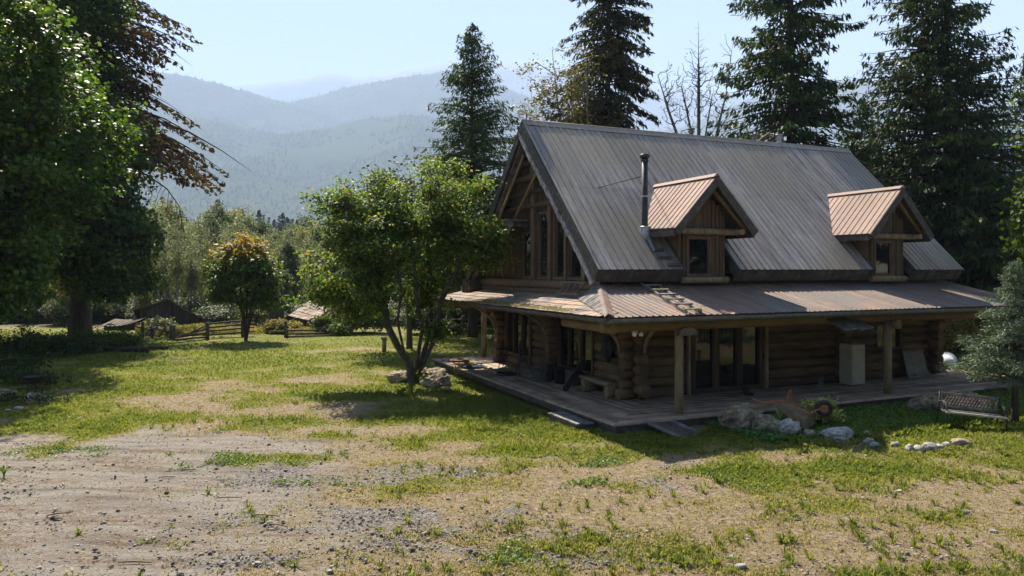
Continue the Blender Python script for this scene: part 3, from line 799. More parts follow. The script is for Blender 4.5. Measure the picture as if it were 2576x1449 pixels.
for y0_ in (7.41, 4.9, 9.5): mb = MB(); mb.box(AW - .22, AW - .13, y0_, y0_ + .09, .02, 2.2); mb.build('window_trim', MAT['trim'], H)
# upper floor over the lower walls (ceiling of the porch)
mb = MB(); mb.box(GA + .05, A2 - .5, BW + .1, BE + .0, 2.86, 2.98); mb.build('upper_floor', MAT['darkwood'], H)

# ---- porch posts, beams
def post(a, b, z0, z1, r=.105):
    m_ = MB(); m_.log((a, b, z0), (a, b, z1), r, 12, .03); return m_.build('post', MAT['post'], H)
post(2.27, .53, 0, 2.16, .115); post(9.86, .52, 0, 2.14, .115); post(2.23, 14.05, 0, 2.16, .12); post(16.4, .53, 0, 2.2); post(16.4, 7.5, 0, 2.3); post(14.6, 14.0, 0, 2.2)
mb = MB(); mb.log((-.05, .53, 2.29), (8.2, .53, 2.29), .145, 12, .03); mb.log((8.2, .53, 2.29), (16.9, .53, 2.29), .135, 12, .03); mb.build('porch_beam', MAT['beam'], H)
mb = MB(); mb.log((.12, .2, 2.27), (.12, 2.75, 2.27), .12, 12, .03); mb.build('porch_beam', MAT['beam'], H)
mb = MB(); mb.log((.35, 11.9, 2.36), (.35, 14.2, 2.36), .11); mb.log((.1, 14.05, 2.26), (15, 14.05, 2.26), .13); mb.build('back_beam', MAT['beam'], H)
mb = MB()   # half round slab cap on the front post
vs = []
for s in (0, .14):
    for k in range(9):
        an = math.pi * k / 8; vs.append((2.42 + .30 * math.cos(an), .32 + s, 2.02 + .22 * math.sin(an)))
mb.add(vs, [tuple(range(9)), tuple(range(17, 8, -1))] + [(k + 1, k, 9 + k, 10 + k) for k in range(8)] + [(0, 8, 17, 9)])
mb.build('bracket', MAT['greywood'], H)
mb = MB(); mb.log((10.05, .60, 2.08), (10.05, .28, 2.08), .13); mb.build('bracket', MAT['logend'], H)
# rafters under the porch roofs
mb = MB()
for a in np.arange(2.0, 15.5, 1.0): mb.log((a, -.25, 2.50), (a, BW, 3.14), .055, 7)
for b in np.arange(3.6, 12.4, 1.0): mb.log((-.25, b, 2.52), (AW, b, 2.90), .055, 7)
mb.build('rafters', MAT['board'], H)

# ---- ribbed metal
def ribbed(mb, P0, U, V, width, vlo, vhi, pitch=.229, rh=.026, rw=.024, lap=3):
    P0, U, V = Vector(P0), Vector(U).normalized(), Vector(V).normalized(); Nn = U.cross(V).normalized()
    if Nn.z < 0: Nn = -Nn
    n = int(width / pitch); pitch = width / n
    k = 0
    while k < n:
        us = []; m = min(lap, n - k)
        for i in range(m):
            u0 = (k + i) * pitch
            us += [(u0, 0), (u0 + pitch * .5 - rw, 0), (u0 + pitch * .5 - rw * .5, rh), (u0 + pitch * .5 + rw * .5, rh), (u0 + pitch * .5 + rw, 0)]
        us.append(((k + m) * pitch + .012, 0.003))
        dz = .004 * ((k // lap) % 2); md = 3.55 + .06 * math.sin(k * 2.3)
        for part in ((0, 1) if vhi(0.0) > 6 and vlo(0.0) < 3 else (2,)):
            vs = []
            for u, h in us:
                uu = min(u, width); lo_, hi_ = vlo(uu), vhi(uu)
                if part == 0: hi_ = md + .12
                if part == 1: lo_ = md
                if hi_ < lo_: hi_ = lo_
                for v in (lo_, hi_): vs.append(P0 + U * uu + V * v + Nn * (h + dz + (.003 if part == 1 else 0)))
            mb.add(vs, [(2 * i, 2 * i + 2, 2 * i + 3, 2 * i + 1) for i in range(len(us) - 1)])
        k += m
# main front slope
NW = [(3.73, 5.62), (11.30, 13.15)]
Lm = math.hypot(RB - EB, RZ - EZ); vn = Vector((0, RB - EB, RZ - EZ)).normalized()
def main_lo(u):
    a = A1 + u
    for s, e in NW:
        if s < a < e: return 1.6
    return -.02 + .01 * math.sin(a * 9)
mb = MB()
segs = [(A1, 3.73), (3.73, 5.62), (5.62, 11.30), (11.30, 13.15), (13.15, A2)]
for s, e in segs:
    lo_ = 1.62 if (s, e) in NW else -.02
    ribbed(mb, (s, EB, EZ), (1, 0, 0), vn, e - s, lambda u, lo_=lo_: lo_, lambda u: Lm)
mroof = mb.build('main_roof', MAT['roof'], H)
BB = 12.9; BZ = RZ - (BB - RB) * SL
mb = MB(); ribbed(mb, (A2, BB, BZ), (-1, 0, 0), (0, RB - BB, RZ - BZ), A2 - A1, lambda u: 0, lambda u: math.hypot(RB - BB, RZ - BZ)); mb.build('back_roof', MAT['roof'], H)
mb = MB()
mb.plank((A1 - .02, RB - .10, RZ - .06), (A2 + .02, RB - .10, RZ - .06), .24, .012, up=(0, -1, 1)); mb.plank((A1 - .02, RB + .10, RZ - .06), (A2 + .02, RB + .10, RZ - .06), .24, .012, up=(0, 1, 1))
mb.tube([(A1 - .02, RB, RZ + .035), (A2 + .02, RB, RZ + .035)], .03, 6)
mb.build('ridge_cap', MAT['roof'], H)
# roof deck boards below the metal, with thickness, notched for the dormers
mb = MB(); nv = Vector((0, -vn.z, vn.y))
for s, e in segs:
    lo_ = 1.62 if (s, e) in NW else .06
    p = lambda a, v: Vector((a, EB, EZ)) + vn * v - nv * .03
    mb.quadslab([p(s + .01, lo_), p(e - .01, lo_), p(e - .01, Lm - .05), p(s + .01, Lm - .05)], .17)
nb = Vector((0, SL, 1)).normalized(); vb = Vector((0, RB - BB, RZ - BZ)).normalized(); Lb_ = math.hypot(RB - BB, RZ - BZ)
p = lambda a, v: Vector((a, BB, BZ)) + vb * v - nb * .03
mb.quadslab([p(A2 - .01, .05), p(A1 + .01, .05), p(A1 + .01, Lb_ - .12), p(A2 - .01, Lb_ - .12)], .17)
mb.build('roof_deck', MAT['darkwood'], H)
# eave skirts
for s, e in ((A1 + .02, 3.70), (5.66, 11.27), (13.18, A2 - .02)):
    mb = MB(); n = max(2, int((e - s) / .16))
    for i in range(n):
        x0 = s + (e - s) * i / n; x1 = s + (e - s) * (i + 1) / n - .004; d = random.uniform(-.008, .008)
        mb.quadslab([(x0, EB + .22 + d, EZ - .36), (x1, EB + .22 + d, EZ - .36), (x1, EB + .03 + d, EZ - .035), (x0, EB + .03 + d, EZ - .035)], .03)
    mb.build('eave_skirt', MAT['darkwood'], H)
# knee wall between porch roof and the main roof
mb = MB(); mb.box(GA + .06, 14.9, BW - .05, BW + .08, 2.9, 3.72)
for z in (3.22, 3.45): mb.log((GA + .12, BW - .1, z), (14.95, BW - .1, z), .13, 8)
mb.build('knee_wall', MAT['log'], H)

# ---- rake boards and stepped shake edge at the gable
def slope_pt(v, side, off_n=0, a=A1, drop=0):
    if side < 0: q = Vector((a, EB, EZ)) + vn * v; q += nv * off_n
    else: q = Vector((a, 2 * RB - EB, EZ)) + Vector((0, -vn.y, vn.z)) * v; q += Vector((0, vn.z, vn.y)) * off_n
    return q
for side, v0 in ((-1, -.05), (1, -1.0)):
    mb = MB()
    P = [slope_pt(v0, side, -.03, A1 + .0), slope_pt(v0 - .08, side, -.30, A1), slope_pt(Lm - .30, side, -.30, A1), slope_pt(Lm - .02, side, -.03, A1)]
    if side > 0: P = P[::-1]
    mb.quadslab(P, .05 * (1 if side < 0 else 1)); mb.build('rake_board', MAT['darkwood'], H)
mb = MB(); v = -.02; k = 0
while v < Lm - .55:      # stepped shakes below the rake
    Ls = random.uniform(.45, .75); o = random.uniform(-.02, .02)
    c = slope_pt(v + Ls / 2, -1, -.40 + o, A1 + .05); X_ = vn * (Ls / 2 + .05) + nv * .03
    mb.obox(c, X_, Vector((.10, 0, .05)), nv * .02 + Vector((-.01, 0, 0))); c2 = c - nv * .05 + Vector((-.085, 0, 0)); mb.obox(c2, X_ * .97, Vector((.015, 0, .01)), nv * .075)
    v += Ls; k += 1
mb.build('shake_edge', M('bleached_shakes', (.42, .41, .39), (.14, .135, .13), 6, (1, 1, 1), .85, .7, fine=22, c3=(.28, .27, .26), island=.5), H)
mb = MB(); v = -.9
while v < Lm - .7:
    Ls = random.uniform(.5, .8); u_ = Vector((0, -vn.y, vn.z)); n_ = Vector((0, vn.z, vn.y))
    c = slope_pt(v + Ls / 2, 1, -.40, A1 + .12); mb.obox(c, u_ * (Ls / 2 + .04), Vector((.10, 0, 0)), n_ * .02); v += Ls
mb.build('shake_edge', MAT['greywood'], H)
mb = MB()
for side in (-1, 1): mb.plank(slope_pt(-.03, side, .012, A1 + .03), slope_pt(Lm, side, .012, A1 + .03), .10, .012, up=(nv if side < 0 else (0, vn.z, vn.y)))
mb.build('rake_trim', MAT['roof'], H)
mb = MB(); mb.quadslab([slope_pt(-.03, -1, -.03, A2), slope_pt(Lm, -1, -.03, A2), slope_pt(Lm - .2, -1, -.26, A2), slope_pt(-.03, -1, -.26, A2)], .05); mb.build('rake_board', MAT['darkwood'], H)

# ---- gable wall
def zroof(b): return (rz_(b) if b < RB else rz_(2 * RB - b)) - .3
mb = MB()
for z in (2.98, 3.24): mb.log((GA - .12, BW - .02, z), (GA - .12, BE + .2, z), .155, 10)
mb.build('gable_log', MAT['trim'], H)
gw = [(4.05, 4.82, 3.52, None), (5.02, 5.78, 3.52, None), (6.22, 6.92, 3.52, 5.55), (7.55, 8.20, 3.52, 4.95)]   # b0,b1,z0,ztop
mb = MB(); b = BW; x = 0
while b < BE + .3:
    wd = random.uniform(.13, .19); b2 = b + wd; hit = None
    c = (b + b2) / 2
    for g in gw:
        if g[0] < c < g[1]: hit = g
    zt = min(zroof(b), zroof(b2)) ; q = random.uniform(0, .012)
    if hit:
        top = hit[3] or (zroof(hit[0]) - .1 if True else 0)
        top = hit[3] or min(5.55, zroof(c) - .10)
        if zt > top: mb.box(GA - q, GA + .05, b, b2 - .004, top, zt)
        mb.box(GA - q, GA + .05, b, b2 - .004, 3.36, 3.52)
    elif zt > 3.36: mb.box(GA - q, GA + .05, b, b2 - .004, 3.36, zt)
    b = b2
mb.build('gable_wall', MAT['board'], H)
for g in gw:
    b0, b1, z0 = g[:3]; zt0 = g[3] or min(5.5, zroof(b0) - .12); zt1 = g[3] or min(5.5, zroof(b1) - .12)
    fr = MB(); t = .07
    fr.box(GA - .07, GA + .02, b0 - t, b0, z0 - .05, zt0 + .05); fr.box(GA - .07, GA + .02, b1, b1 + t, z0 - .05, zt1 + .05)
    fr.box(GA - .1, GA + .02, b0 - t * 1.3, b1 + t * 1.3, z0 - .12, z0 - .052)
    fr.plank((GA - .022, b0, zt0 + .03), (GA - .022, b1, zt1 + .03), .09, .07, up=(0, 0, 1))
    f = fr.build('window_frame', MAT['trim'], H)
    gl = MB(); gl.quadslab([(GA + .02, b0 - .01, z0 - .03), (GA + .02, b0 - .01, zt0), (GA + .02, b1 + .01, zt1), (GA + .02, b1 + .01, z0 - .03)], -.01); gl.build('pane', MAT['glass'], f)
mb = MB()   # heavy vertical posts between the windows
for b, wd, zt in ((7.23, .24, 7.6), (6.0, .2, 6.9), (4.92, .12, 5.7), (3.78, .2, 4.7)):
    mb.box(GA - .16, GA - .02, b - wd / 2, b + wd / 2, 3.37, min(zt, zroof(b) - .05))
mb.build('gable_post', MAT['trim'], H)
# purlins, beams, braces under the gable overhang
for b in (3.3, 4.6, 5.9, 8.4, 9.7, 11.0): mb = MB(); mb.log((A1 + .1, b, zroof(b) - .02), (GA + .3, b, zroof(b) - .02), .12); mb.build('purlin', MAT['board'], H)
mb = MB(); mb.log((A1 + .05, RB, RZ - .42), (GA + .3, RB, RZ - .42), .13); mb.build('purlin', MAT['board'], H)
mb = MB()
for z in (5.85, 6.35, 6.85, 7.35):
    hb = (RZ - .35 - z) / SL; mb.log((GA - .1, RB - hb, z), (GA - .1, RB + hb, z), .11)
mb.build('gable_log', MAT['board'], H)
mb = MB(); mb.log((GA - .75, 9.3, 5.28), (GA - .75, 7.7, 5.28), .12); mb.box(GA - .9, GA - .15, 7.65, 9.5, 5.36, 5.42); mb.log((GA - .8, 7.85, 5.24), (GA + .1, 7.85, 5.24), .09); mb.log((GA - .8, 9.35, 5.24), (GA + .1, 9.35, 5.24), .09)
mb.build('balcony_shelf', MAT['greywood'], H)
for p, q in (((A1 + .1, 7.25, 7.55), (GA - .7, 8.9, 5.40)), ((A1 + .25, 6.55, 6.9), (GA - .5, 8.0, 5.40)), ((GA - .75, 9.2, 5.2), (GA - .05, 9.9, 3.4)), ((GA - .75, 7.9, 5.2), (GA - .05, 8.9, 3.6))):
    mb = MB(); mb.log(p, q, .05, 8, .03); mb.build('brace', MAT['beam'], H)

# ---- dormers
def dormer(c):
    D = MB(); fb = 2.42; w0, w1 = c - .75, c + .72
    RZD, EZD, hwd, fr_b = 6.43, 4.88, 1.47, 1.86; sl = (RZD - EZD) / hwd
    zt = lambda a: RZD - abs(a - c) * sl - .22
    wa0, wa1, wz0, wz1 = c - .60, c + .14, 3.60, 4.60
    a = w0
    while a < w1 - .01:        # board and batten front
        a2 = min(a + .145, w1); m_ = (a + a2) / 2; q = random.uniform(0, .01)
        top = min(zt(a), zt(a2))
        if wa0 < m_ < wa1: D.box(a, a2 - .004, fb - q, fb + .08, 3.34, wz0); D.box(a, a2 - .004, fb - q, fb + .08, wz1, top)
        else: D.box(a, a2 - .004, fb - q, fb + .08, 3.34, top)
        if random.random() < .7 and not (wa0 - .1 < a < wa1 + .1): D.box(a - .02, a + .015, fb - .035, fb - .012, 3.5, top - .02)
        a = a2
    for x0, x1 in ((w0 - .03, w0 + .06), (w1 - .06, w1 + .03)):
        D.quadslab([(x0, fb + .08, 3.34), (x0, fb + .08, 4.95), (x0, 4.0, 5.4), (x0, 4.0, 4.6)], .09 * (-1))
    d = D.build('dormer', MAT['trim'], H)
    m_ = MB(); t = .075
    m_.box(wa0 - t, wa0, fb - .06, fb, wz0 - .06, wz1 + .08); m_.box(wa1, wa1 + t, fb - .06, fb, wz0 - .06, wz1 + .08)
    m_.box(wa0, wa1, fb - .058, fb, wz1, wz1 + .08); m_.box(wa0 - .1, wa1 + .1, fb - .09, fb, wz0 - .13, wz0 - .062); m_.box(wa0, wa1, fb - .05, fb, wz0 - .06, wz0)
    for x in (wa0, wa1 - .035): m_.box(x, x + .035, fb - .03, fb + .03, wz0, wz1)
    m_.build('window_frame', MAT['trim'], d)
    m_ = MB(); m_.box(wa0 + .01, wa1 - .01, fb + .02, fb + .035, wz0 - .01, wz1 + .01); m_.build('pane', MAT['glass'], d)
    # roof planes with ribs running down the slope
    bR = EB + (RZD - EZ) / SL; bE = EB + (EZD - EZ) / SL; Ls = math.hypot(hwd, RZD - EZD)
    for sgn in (-1, 1):
        m_ = MB()
        def vhi(u): return Ls
        def vlo(u):
            b = fr_b + u
            return 0 if b < bE else min(Ls, Ls * (b - bE) / (bR - bE))
        P0 = (c + sgn * hwd, fr_b, EZD)
        ribbed(m_, P0, (0, 1, 0), (-sgn * hwd, 0, RZD - EZD), bR - fr_b, vlo, vhi, .225, .017, .016)
        m_.build('dormer_roof', MAT['dormermetal'], d)
        nn = Vector((sgn * (RZD - EZD), 0, hwd)).normalized()
        m_ = MB(); o = nn * -.012
        P = [Vector((c + sgn * hwd, fr_b + .02, EZD)) + o, Vector((c + sgn * hwd, bE, EZD)) + o, Vector((c, bR, RZD)) + o, Vector((c, fr_b + .02, RZD)) + o]
        if sgn < 0: P = P[::-1]
        m_.quadslab(P, .10); m_.build('dormer_roof_boards', MAT['darkwood'], d)
        # rake board
        m_ = MB(); e = Vector((c + sgn * (hwd + .03), fr_b, EZD - .03)); rdg = Vector((c, fr_b, RZD)); dn = nn
        P = [e, rdg, rdg - Vector((0, 0, .33)), e - dn * .24]
        if sgn > 0: P = P[::-1]
        m_.quadslab(P, .05 ); m_.build('rake_board', MAT['darkwood'], d)
        # log rafter behind, side fascia and eave log
        m_ = MB(); m_.log((c + sgn * 1.25, fr_b + .22, EZD + .02), (c + sgn * .05, fr_b + .22, RZD - .42), .065); m_.build('rafter', MAT['beam'], d)
        m_ = MB(); m_.box(c + sgn * (hwd - .02), c + sgn * (hwd - .07), fr_b + .06, bE - .05, EZD - .22, EZD - .04)
        m_.build('fascia', MAT['darkwood'], d)
        m_ = MB(); m_.log((c + sgn * 1.05, fr_b + .12, 4.83), (c + sgn * 1.05, 3.5, 4.83), .09); m_.build('eave_log', MAT['post'], d)
    m_ = MB(); m_.plank((c - .06, fr_b - .01, RZD + .0), (c - .06, bR, RZD + .0), .14, .012, up=(-1, 0, 1)); m_.plank((c + .06, fr_b - .01, RZD), (c + .06, bR, RZD), .14, .012, up=(1, 0, 1)); m_.build('ridge_cap', MAT['dormermetal'], d)
    m_ = MB(); m_.log((w0 - .25, fb - .09, 4.83), (w1 + .42, fb - .09, 4.83), .10); m_.build('beam', MAT['post'], d)
    m_ = MB(); m_.log((w0 - .08, fb - .05, 3.41), (w1 + .08, fb - .05, 3.41), .10); m_.build('sill_log', MAT['post'], d)
    return d
dormer(4.58); dormer(12.18)
# mossy cheek boards along the notches
for s in (3.70, 5.65, 11.27, 13.18):
    mb = MB(); sg = 1 if s in (3.70, 11.27) else -1
    for k in range(5):
        v = k * .3; mb.obox(Vector((s + sg * .01, EB + .02, EZ - .12)) + vn * (v + .15), vn * .148, Vector((.02, 0, 0)), nv * .16)
    mb.build('cheek_board', MAT['darkwood'], H)

# ---- porch roofs
PE, PZ, PT, PTZ = -.41, 2.595, 2.95, 3.33
L1 = math.hypot(PT - PE, PTZ - PZ); v1 = Vector((0, PT - PE, PTZ - PZ)).normalized()
mb = MB()
hipw = 1.33 - PE
ribbed(mb, (PE, PE, PZ), (1, 0, 0), v1, 15.6 - PE, lambda u: 0, lambda u: L1 * min(1, u / hipw), .19, .024, .03, 4)
mb.build('porch_roof', MAT['porchmetal'], H)
mb = MB(); n1_ = Vector((0, -v1.z, v1.y)); p = lambda a, v: Vector((a, PE, PZ)) + v1 * v - n1_ * .02
mb.quadslab([p(PE, .04), p(15.55, .04), p(15.55, L1), p(1.33, L1)], .05)
v2 = Vector((GA - PE, 0, .38)).normalized(); L2 = math.hypot(GA - PE, .38)
q = lambda b, v: Vector((PE, b, PZ)) + v2 * v - Vector((-v2.z, 0, v2.x)) * .03
mb.quadslab([q(12.75, .03), q(PE + .03, .03), q(1.6, L2), q(12.75, L2)], .05)
mb.build('porch_roof_boards', MAT['board'], H)
# cedar shakes on the side roof
mb = MB(); nL = Vector((-v2.z, 0, v2.x))
rows = 5
for r_ in range(rows):
    v0 = -.06 + r_ * L2 / rows; b = PE + .33 + max(0, v0) * 2.48
    while b < 12.75:
        wd = random.uniform(.09, .2); l = L2 / rows * 1.5
        c = Vector((PE, b + wd / 2, PZ)) + v2 * (v0 + l / 2 + random.uniform(-.03, .02)) + nL * (.008 + .006 * random.random())
        tl = v2 * l / 2 - nL * .012; sk = random.uniform(-.03, .03)
        mb.obox(c, tl + Vector((0, sk, 0)), Vector((0, wd / 2 - .004, 0)), nL * .009); b += wd
mb.build('shake_roof', MAT['shake'], H)
# steeper patch of long shakes beside the hip
mb = MB(); hA = Vector((PE, PE, PZ + .02)); hB = Vector((1.33, PT, PTZ + .02))
gA = Vector((PE + .05, PE + .35, PZ + .03)); gB = Vector((.72, 3.1, PZ + .03 + .25))
n = 26
for i in range(n):
    t0 = i / n; t1 = (i + .92) / n
    P = [hA.lerp(hB, t0), gA.lerp(gB, t0) + Vector((0, random.uniform(-.06, .06), 0)), gA.lerp(gB, t1), hA.lerp(hB, t1)]
    P = [x + Vector((0, 0, random.uniform(0, .012))) for x in P]; mb.quadslab(P, .015)
mb.build('hip_shakes', MAT['greywood'], H)
mb = MB(); mb.plank(hA + Vector((.05, 0, .05)), hB + Vector((.05, 0, .05)), .17, .012, up=(.3, -.3, 1)); mb.plank(hA + Vector((-.06, 0, .035)), hB + Vector((-.06, 0, .035)), .12, .012, up=(-1, .2, 1)); mb.build('hip_cap', MAT['porchmetal'], H)
mb = MB()      # moss along the lower edge of the shakes
rg = np.random.default_rng(5)
for k in range(900):
    t = rg.random(); b = 1.5 + 6.5 * t ** 1.0; v = abs(rg.normal()) * .16
    if rg.random() > .35 + .65 * math.sin(math.pi * t): continue
    s = rg.uniform(.015, .05); c = Vector((PE, b, PZ)) + v2 * v + nL * .02
    mb.add([c + Vector((s * math.cos(x), s * math.sin(x) * 1.6, 0)) for x in (0, 1.26, 2.5, 3.8, 5.0)] + [c + nL * s * .8], [(0, 1, 5), (1, 2, 5), (2, 3, 5), (3, 4, 5), (4, 0, 5)])
tag(mb.build('roof_moss', MAT['moss'], H), kind='stuff')
# gutters and fascia
mb = MB(); mb.box(PE - .02, 15.6, PE + .06, PE + .10, PZ - .17, PZ - .025); mb.box(PE + .06, PE + .10, PE + .14, 12.75, PZ - .16, PZ - .03); mb.build('fascia', MAT['darkwood'], H)
mb = MB()
def gutter(mb, p, q, out):
    p, q = Vector(p), Vector(q); out = Vector(out); vs = []; prof = [(0, .05), (0, -.03), (.03, -.06), (.08, -.06), (.11, -.02), (.115, .045), (.10, .045), (.095, -.01), (.07, -.045), (.03, -.045), (.012, -.02), (.012, .05)]
    for e in (p, q):
        for o, z in prof: vs.append(e + out * o + Vector((0, 0, z)))
    k = len(prof); mb.add(vs, [(i, (i + 1) % k, k + (i + 1) % k, k + i) for i in range(k)] + [tuple(range(k - 1, -1, -1)), tuple(range(k, 2 * k))])
gutter(mb, (PE - .02, PE + .058, PZ - .085), (13.9, PE + .058, PZ - .085), (0, -1, 0)); mb.build('gutter', MAT['zinc'], H)
mb = MB(); gutter(mb, (PE + .058, 12.75, PZ - .08), (PE + .058, PE + .1, PZ - .08), (-1, 0, 0)); mb.build('gutter', MAT['fence'], H)

# ---- stove pipe
pb = Vector((3.05, 3.24, 4.78)); mb = MB(); c = pb
mb.lathe([(.095, .0), (.095, 2.3), (.0, 2.3)], 16, c); P_ = mb.build('stovepipe', MAT['pipe'], H)
mb = MB(); mb.lathe([(.0, 2.24), (.145, 2.24), (.15, 2.27), (.15, 2.33), (.12, 2.35), (0, 2.36)], 18, c); mb.lathe([(.11, 2.12), (.115, 2.14), (.11, 2.2)], 16, c); mb.tube([c + Vector((0, 0, 2.35)), c + Vector((0, 0, 2.4))], .012, 5); mb.build('cap', MAT['pipe'], P_)
mb = MB(); mb.lathe([(.099, 1.08), (.102, 1.09), (.102, 1.11), (.099, 1.12)], 16, c); mb.build('band', MAT['galv'], P_)
mb = MB(); mb.lathe([(.11, .22), (.145, .18), (.15, .12), (.155, -.05), (.13, -.22), (.08, -.3)], 18, c + Vector((0, -.03, -.02))); mb.lathe([(.16, .19), (.165, .21), (.15, .23), (.1, .24)], 18, c + Vector((0, -.03, -.02)))
mb.build('flashing', MAT['galv'], P_)
for e in (Vector((2.35, 4.75, rz_(4.75))), Vector((4.5, 5.05, 6.45))):
    mb = MB(); mb.tube([c + Vector((0, 0, 1.72)), e], .012, 5); mb.build('stay_rod', MAT['iron'], P_)
mb = MB()
for v, o in ((.75, .0), (.42, .12), (.12, .28)):
    q0 = Vector((3.12 + o, EB, EZ)) + vn * v + nv * .05; mb.obox(q0, Vector((.22, 0, 0)), vn * .045, nv * .03)
q0 = Vector((3.1, EB, EZ)) + vn * 1.0 + nv * .06; mb.obox(q0, Vector((.04, 0, 0)), vn * .32, nv * .02)
mb.build('roof_cleat', MAT['darkwood'], H)
mb = MB(); q0 = Vector((3.0, EB, EZ)) + vn * 1.0 + nv * .075; mb.obox(q0, Vector((.05, 0, 0)) , vn * .33 + Vector((.05, 0, 0)), nv * .012); mb.build('flashing_strip', MAT['galv'], H)
# vents behind the ridge
for (px, top) in ((1739, 322), (1897, 337), (1960, 337)):
    # solve a on the back slope just behind the ridge
    b = RB + .35; u = (px - CX) / F
    a = (u * (C0.y + b * cT) - (C0.x - b * sT)) / (cT - u * sT)
    d_ = C0.y + a * sT + b * cT; zt = zat(top, d_) - C0.z
    c = Vector((a, b, zt)); mb = MB(); mb.lathe([(.0, 0), (.15, -.02), (.15, -.06), (.09, -.08)], 14, c); mb.lathe([(.13, -.12), (.14, -.15), (.10, -.17)], 14, c); mb.lathe([(.085, -.06), (.085, -1.1)], 12, c)
    mb.build('vent_pipe', MAT['zinc'] if px < 1950 else MAT['galv'], H)
# floodlight pair
mb = MB(); mb.box(.72, .86, .30, .36, 2.12, 2.2); fl = mb.build('floodlight', MAT['white'], H)
for dx in (-.06, .12):
    mb = MB(); mb.lathe([(0, -.02), (.03, -.02), (.055, .06), (.05, .065), (0, .055)], 14, (0, 0, 0)); o = mb.build('lamp_head', MAT['tank'], fl); o.location = (.78 + dx, .27, 2.10); o.rotation_euler = (math.radians(75), 0, dx * 3)
# broken boards hanging under the eave
mb = MB(); mb.obox((7.55, .05, 2.19), (.33, -.02, .02), (.02, .32, .13), (0, -.004, .015)); mb.obox((8.1, .0, 2.15), (.26, 0, .03), (.03, .30, .10), (0, -.004, .012)); mb.obox((8.45, -.12, 2.02), (.03, 0, -.03), (.02, .18, .06), (0, 0, .01))
mb.build('soffit_panel', MAT['greywood'], H)

# ================================================================== THINGS ON AND AROUND THE HOUSE
def hthing(name, a, b, z, label, cat, group=None):
    o = thing(name, hw(a, b, z), label, cat, group, rz=TH); o['_o'] = (a, b, z); return o
def hb(mb, name, mat, root, **k):
    a, b, z = root['_o']; mb.v = [(x - a, y - b, w_ - z) for x, y, w_ in mb.v]; return mb.build(name, mat, root, **k)
def rp(a, v, off=0.0):   # point on the porch roof
    return Vector((a, PE, PZ)) + v1 * v + n1_ * off
# ladder lying on the porch roof
t = hthing('ladder', 2.4, 1.2, 3.0, 'mossy weathered wooden ladder lying flat on the front porch roof', 'ladder')
pA0, pB0 = rp(2.55, L1 - .12, .06), rp(1.85, .08, .06); pA1, pB1 = rp(2.98, L1 - .12, .06), rp(2.28, .08, .06)
for A_, B_ in ((pA0, pB0), (pA1, pB1)):
    mb = MB(); mb.plank(A_, B_, .06, .06, up=n1_); hb(mb, 'rail', MAT['greywood'], t)
for k in range(7):
    f = .04 + k * .155; mb = MB(); c = pA0.lerp(pB0, f); d = pA1.lerp(pB1, f); e = (d - c) * .12; mb.plank(c - e + n1_ * .05, d + e + n1_ * .05, .085, .03, up=n1_); hb(mb, 'rung', MAT['greywood'] if k % 2 else MAT['rockmoss'], t)
# small ladder leaning on the gable sill
t = hthing('ladder', .98, 3.9, 2.95, 'small grey wooden ladder propped on its side against the gable wall', 'ladder')
for z, x in ((2.99, .95), (3.32, 1.16)):
    mb = MB(); mb.log((x, 3.35, z), (x, 4.95, z + (.02 if z > 3 else .0)), .025, 7); hb(mb, 'rail', MAT['greywood'], t)
for b in (3.6, 3.95, 4.3, 4.65): 
    mb = MB(); mb.log((.95, b + .08, 2.99), (1.16, b - .06, 3.32), .02, 6); hb(mb, 'rung', MAT['greywood'], t)
# ladder pieces behind the ridge
def ridge_a(px, b=RB + .45):
    u = (px - CX) / F; return (u * (C0.y + b * cT) - (C0.x - b * sT)) / (cT - u * sT)
t = hthing('ladder', ridge_a(1925), RB + .35, 8.2, 'pale wooden roof ladder hooked over the ridge between the two vent pipes', 'ladder')
for px0, py0, px1, py1 in ((1903, 356, 1935, 334), (1925, 357, 1958, 334)):
    a0, a1 = ridge_a(px0), ridge_a(px1); d0 = C0.y + a0 * sT + (RB + .45) * cT; d1 = C0.y + a1 * sT + (RB + .45) * cT
    mb = MB(); mb.plank((a0 - .1, RB + .45, zat(py0 + 6, d0) - C0.z), (a1, RB + .45, zat(py1, d1) - C0.z), .05, .07, up=(0, 1, 0)); hb(mb, 'rail', MAT['trim'], t)
for f in (.35, .6, .85):
    mb = MB(); a0 = ridge_a(1903 + 32 * f); d0 = C0.y + a0 * sT + 7.6 * cT; a1 = ridge_a(1925 + 33 * f); mb.plank((a0, RB + .44, zat(356 - 22 * f, d0) - C0.z), (a1, RB + .44, zat(357 - 23 * f, d0) - C0.z), .04, .03, up=(0, 1, 0)); hb(mb, 'rung', MAT['trim'], t)
mb = MB(); a0 = ridge_a(1972); d0 = C0.y + a0 * sT + 7.5 * cT; z0 = zat(343, d0) - C0.z; mb.obox((a0, RB + .5, z0 - .25), (.07, 0, .12), (0, .015, 0), (-.25, 0, .25)); 
tag(mb.build('board', MAT['trim']), 'pale board standing up behind the roof ridge right of the galvanised vent', 'board').location = (0, 0, 0)
bd = bpy.data.objects['board']; bd.matrix_world = Matrix.Translation(C0) @ Matrix.Rotation(TH, 4, 'Z')
# satellite dish (flat panel) on the ridge end
t = hthing('satellite_dish', A1 + .18, RB + .1, RZ + .03, 'flat white satellite panel tilted on a short mast at the roof peak', 'antenna')
mb = MB(); mb.obox((A1 + .18, RB + .1, RZ + .30), (.26, -.02, -.10), (.02, .16, .02), (.006, 0, .014)); hb(mb, 'panel', MAT['tank'], t)
mb = MB(); mb.tube([(A1 + .2, RB + .1, RZ - .05), (A1 + .2, RB + .1, RZ + .29)], .02, 8); hb(mb, 'mast', MAT['iron'], t)
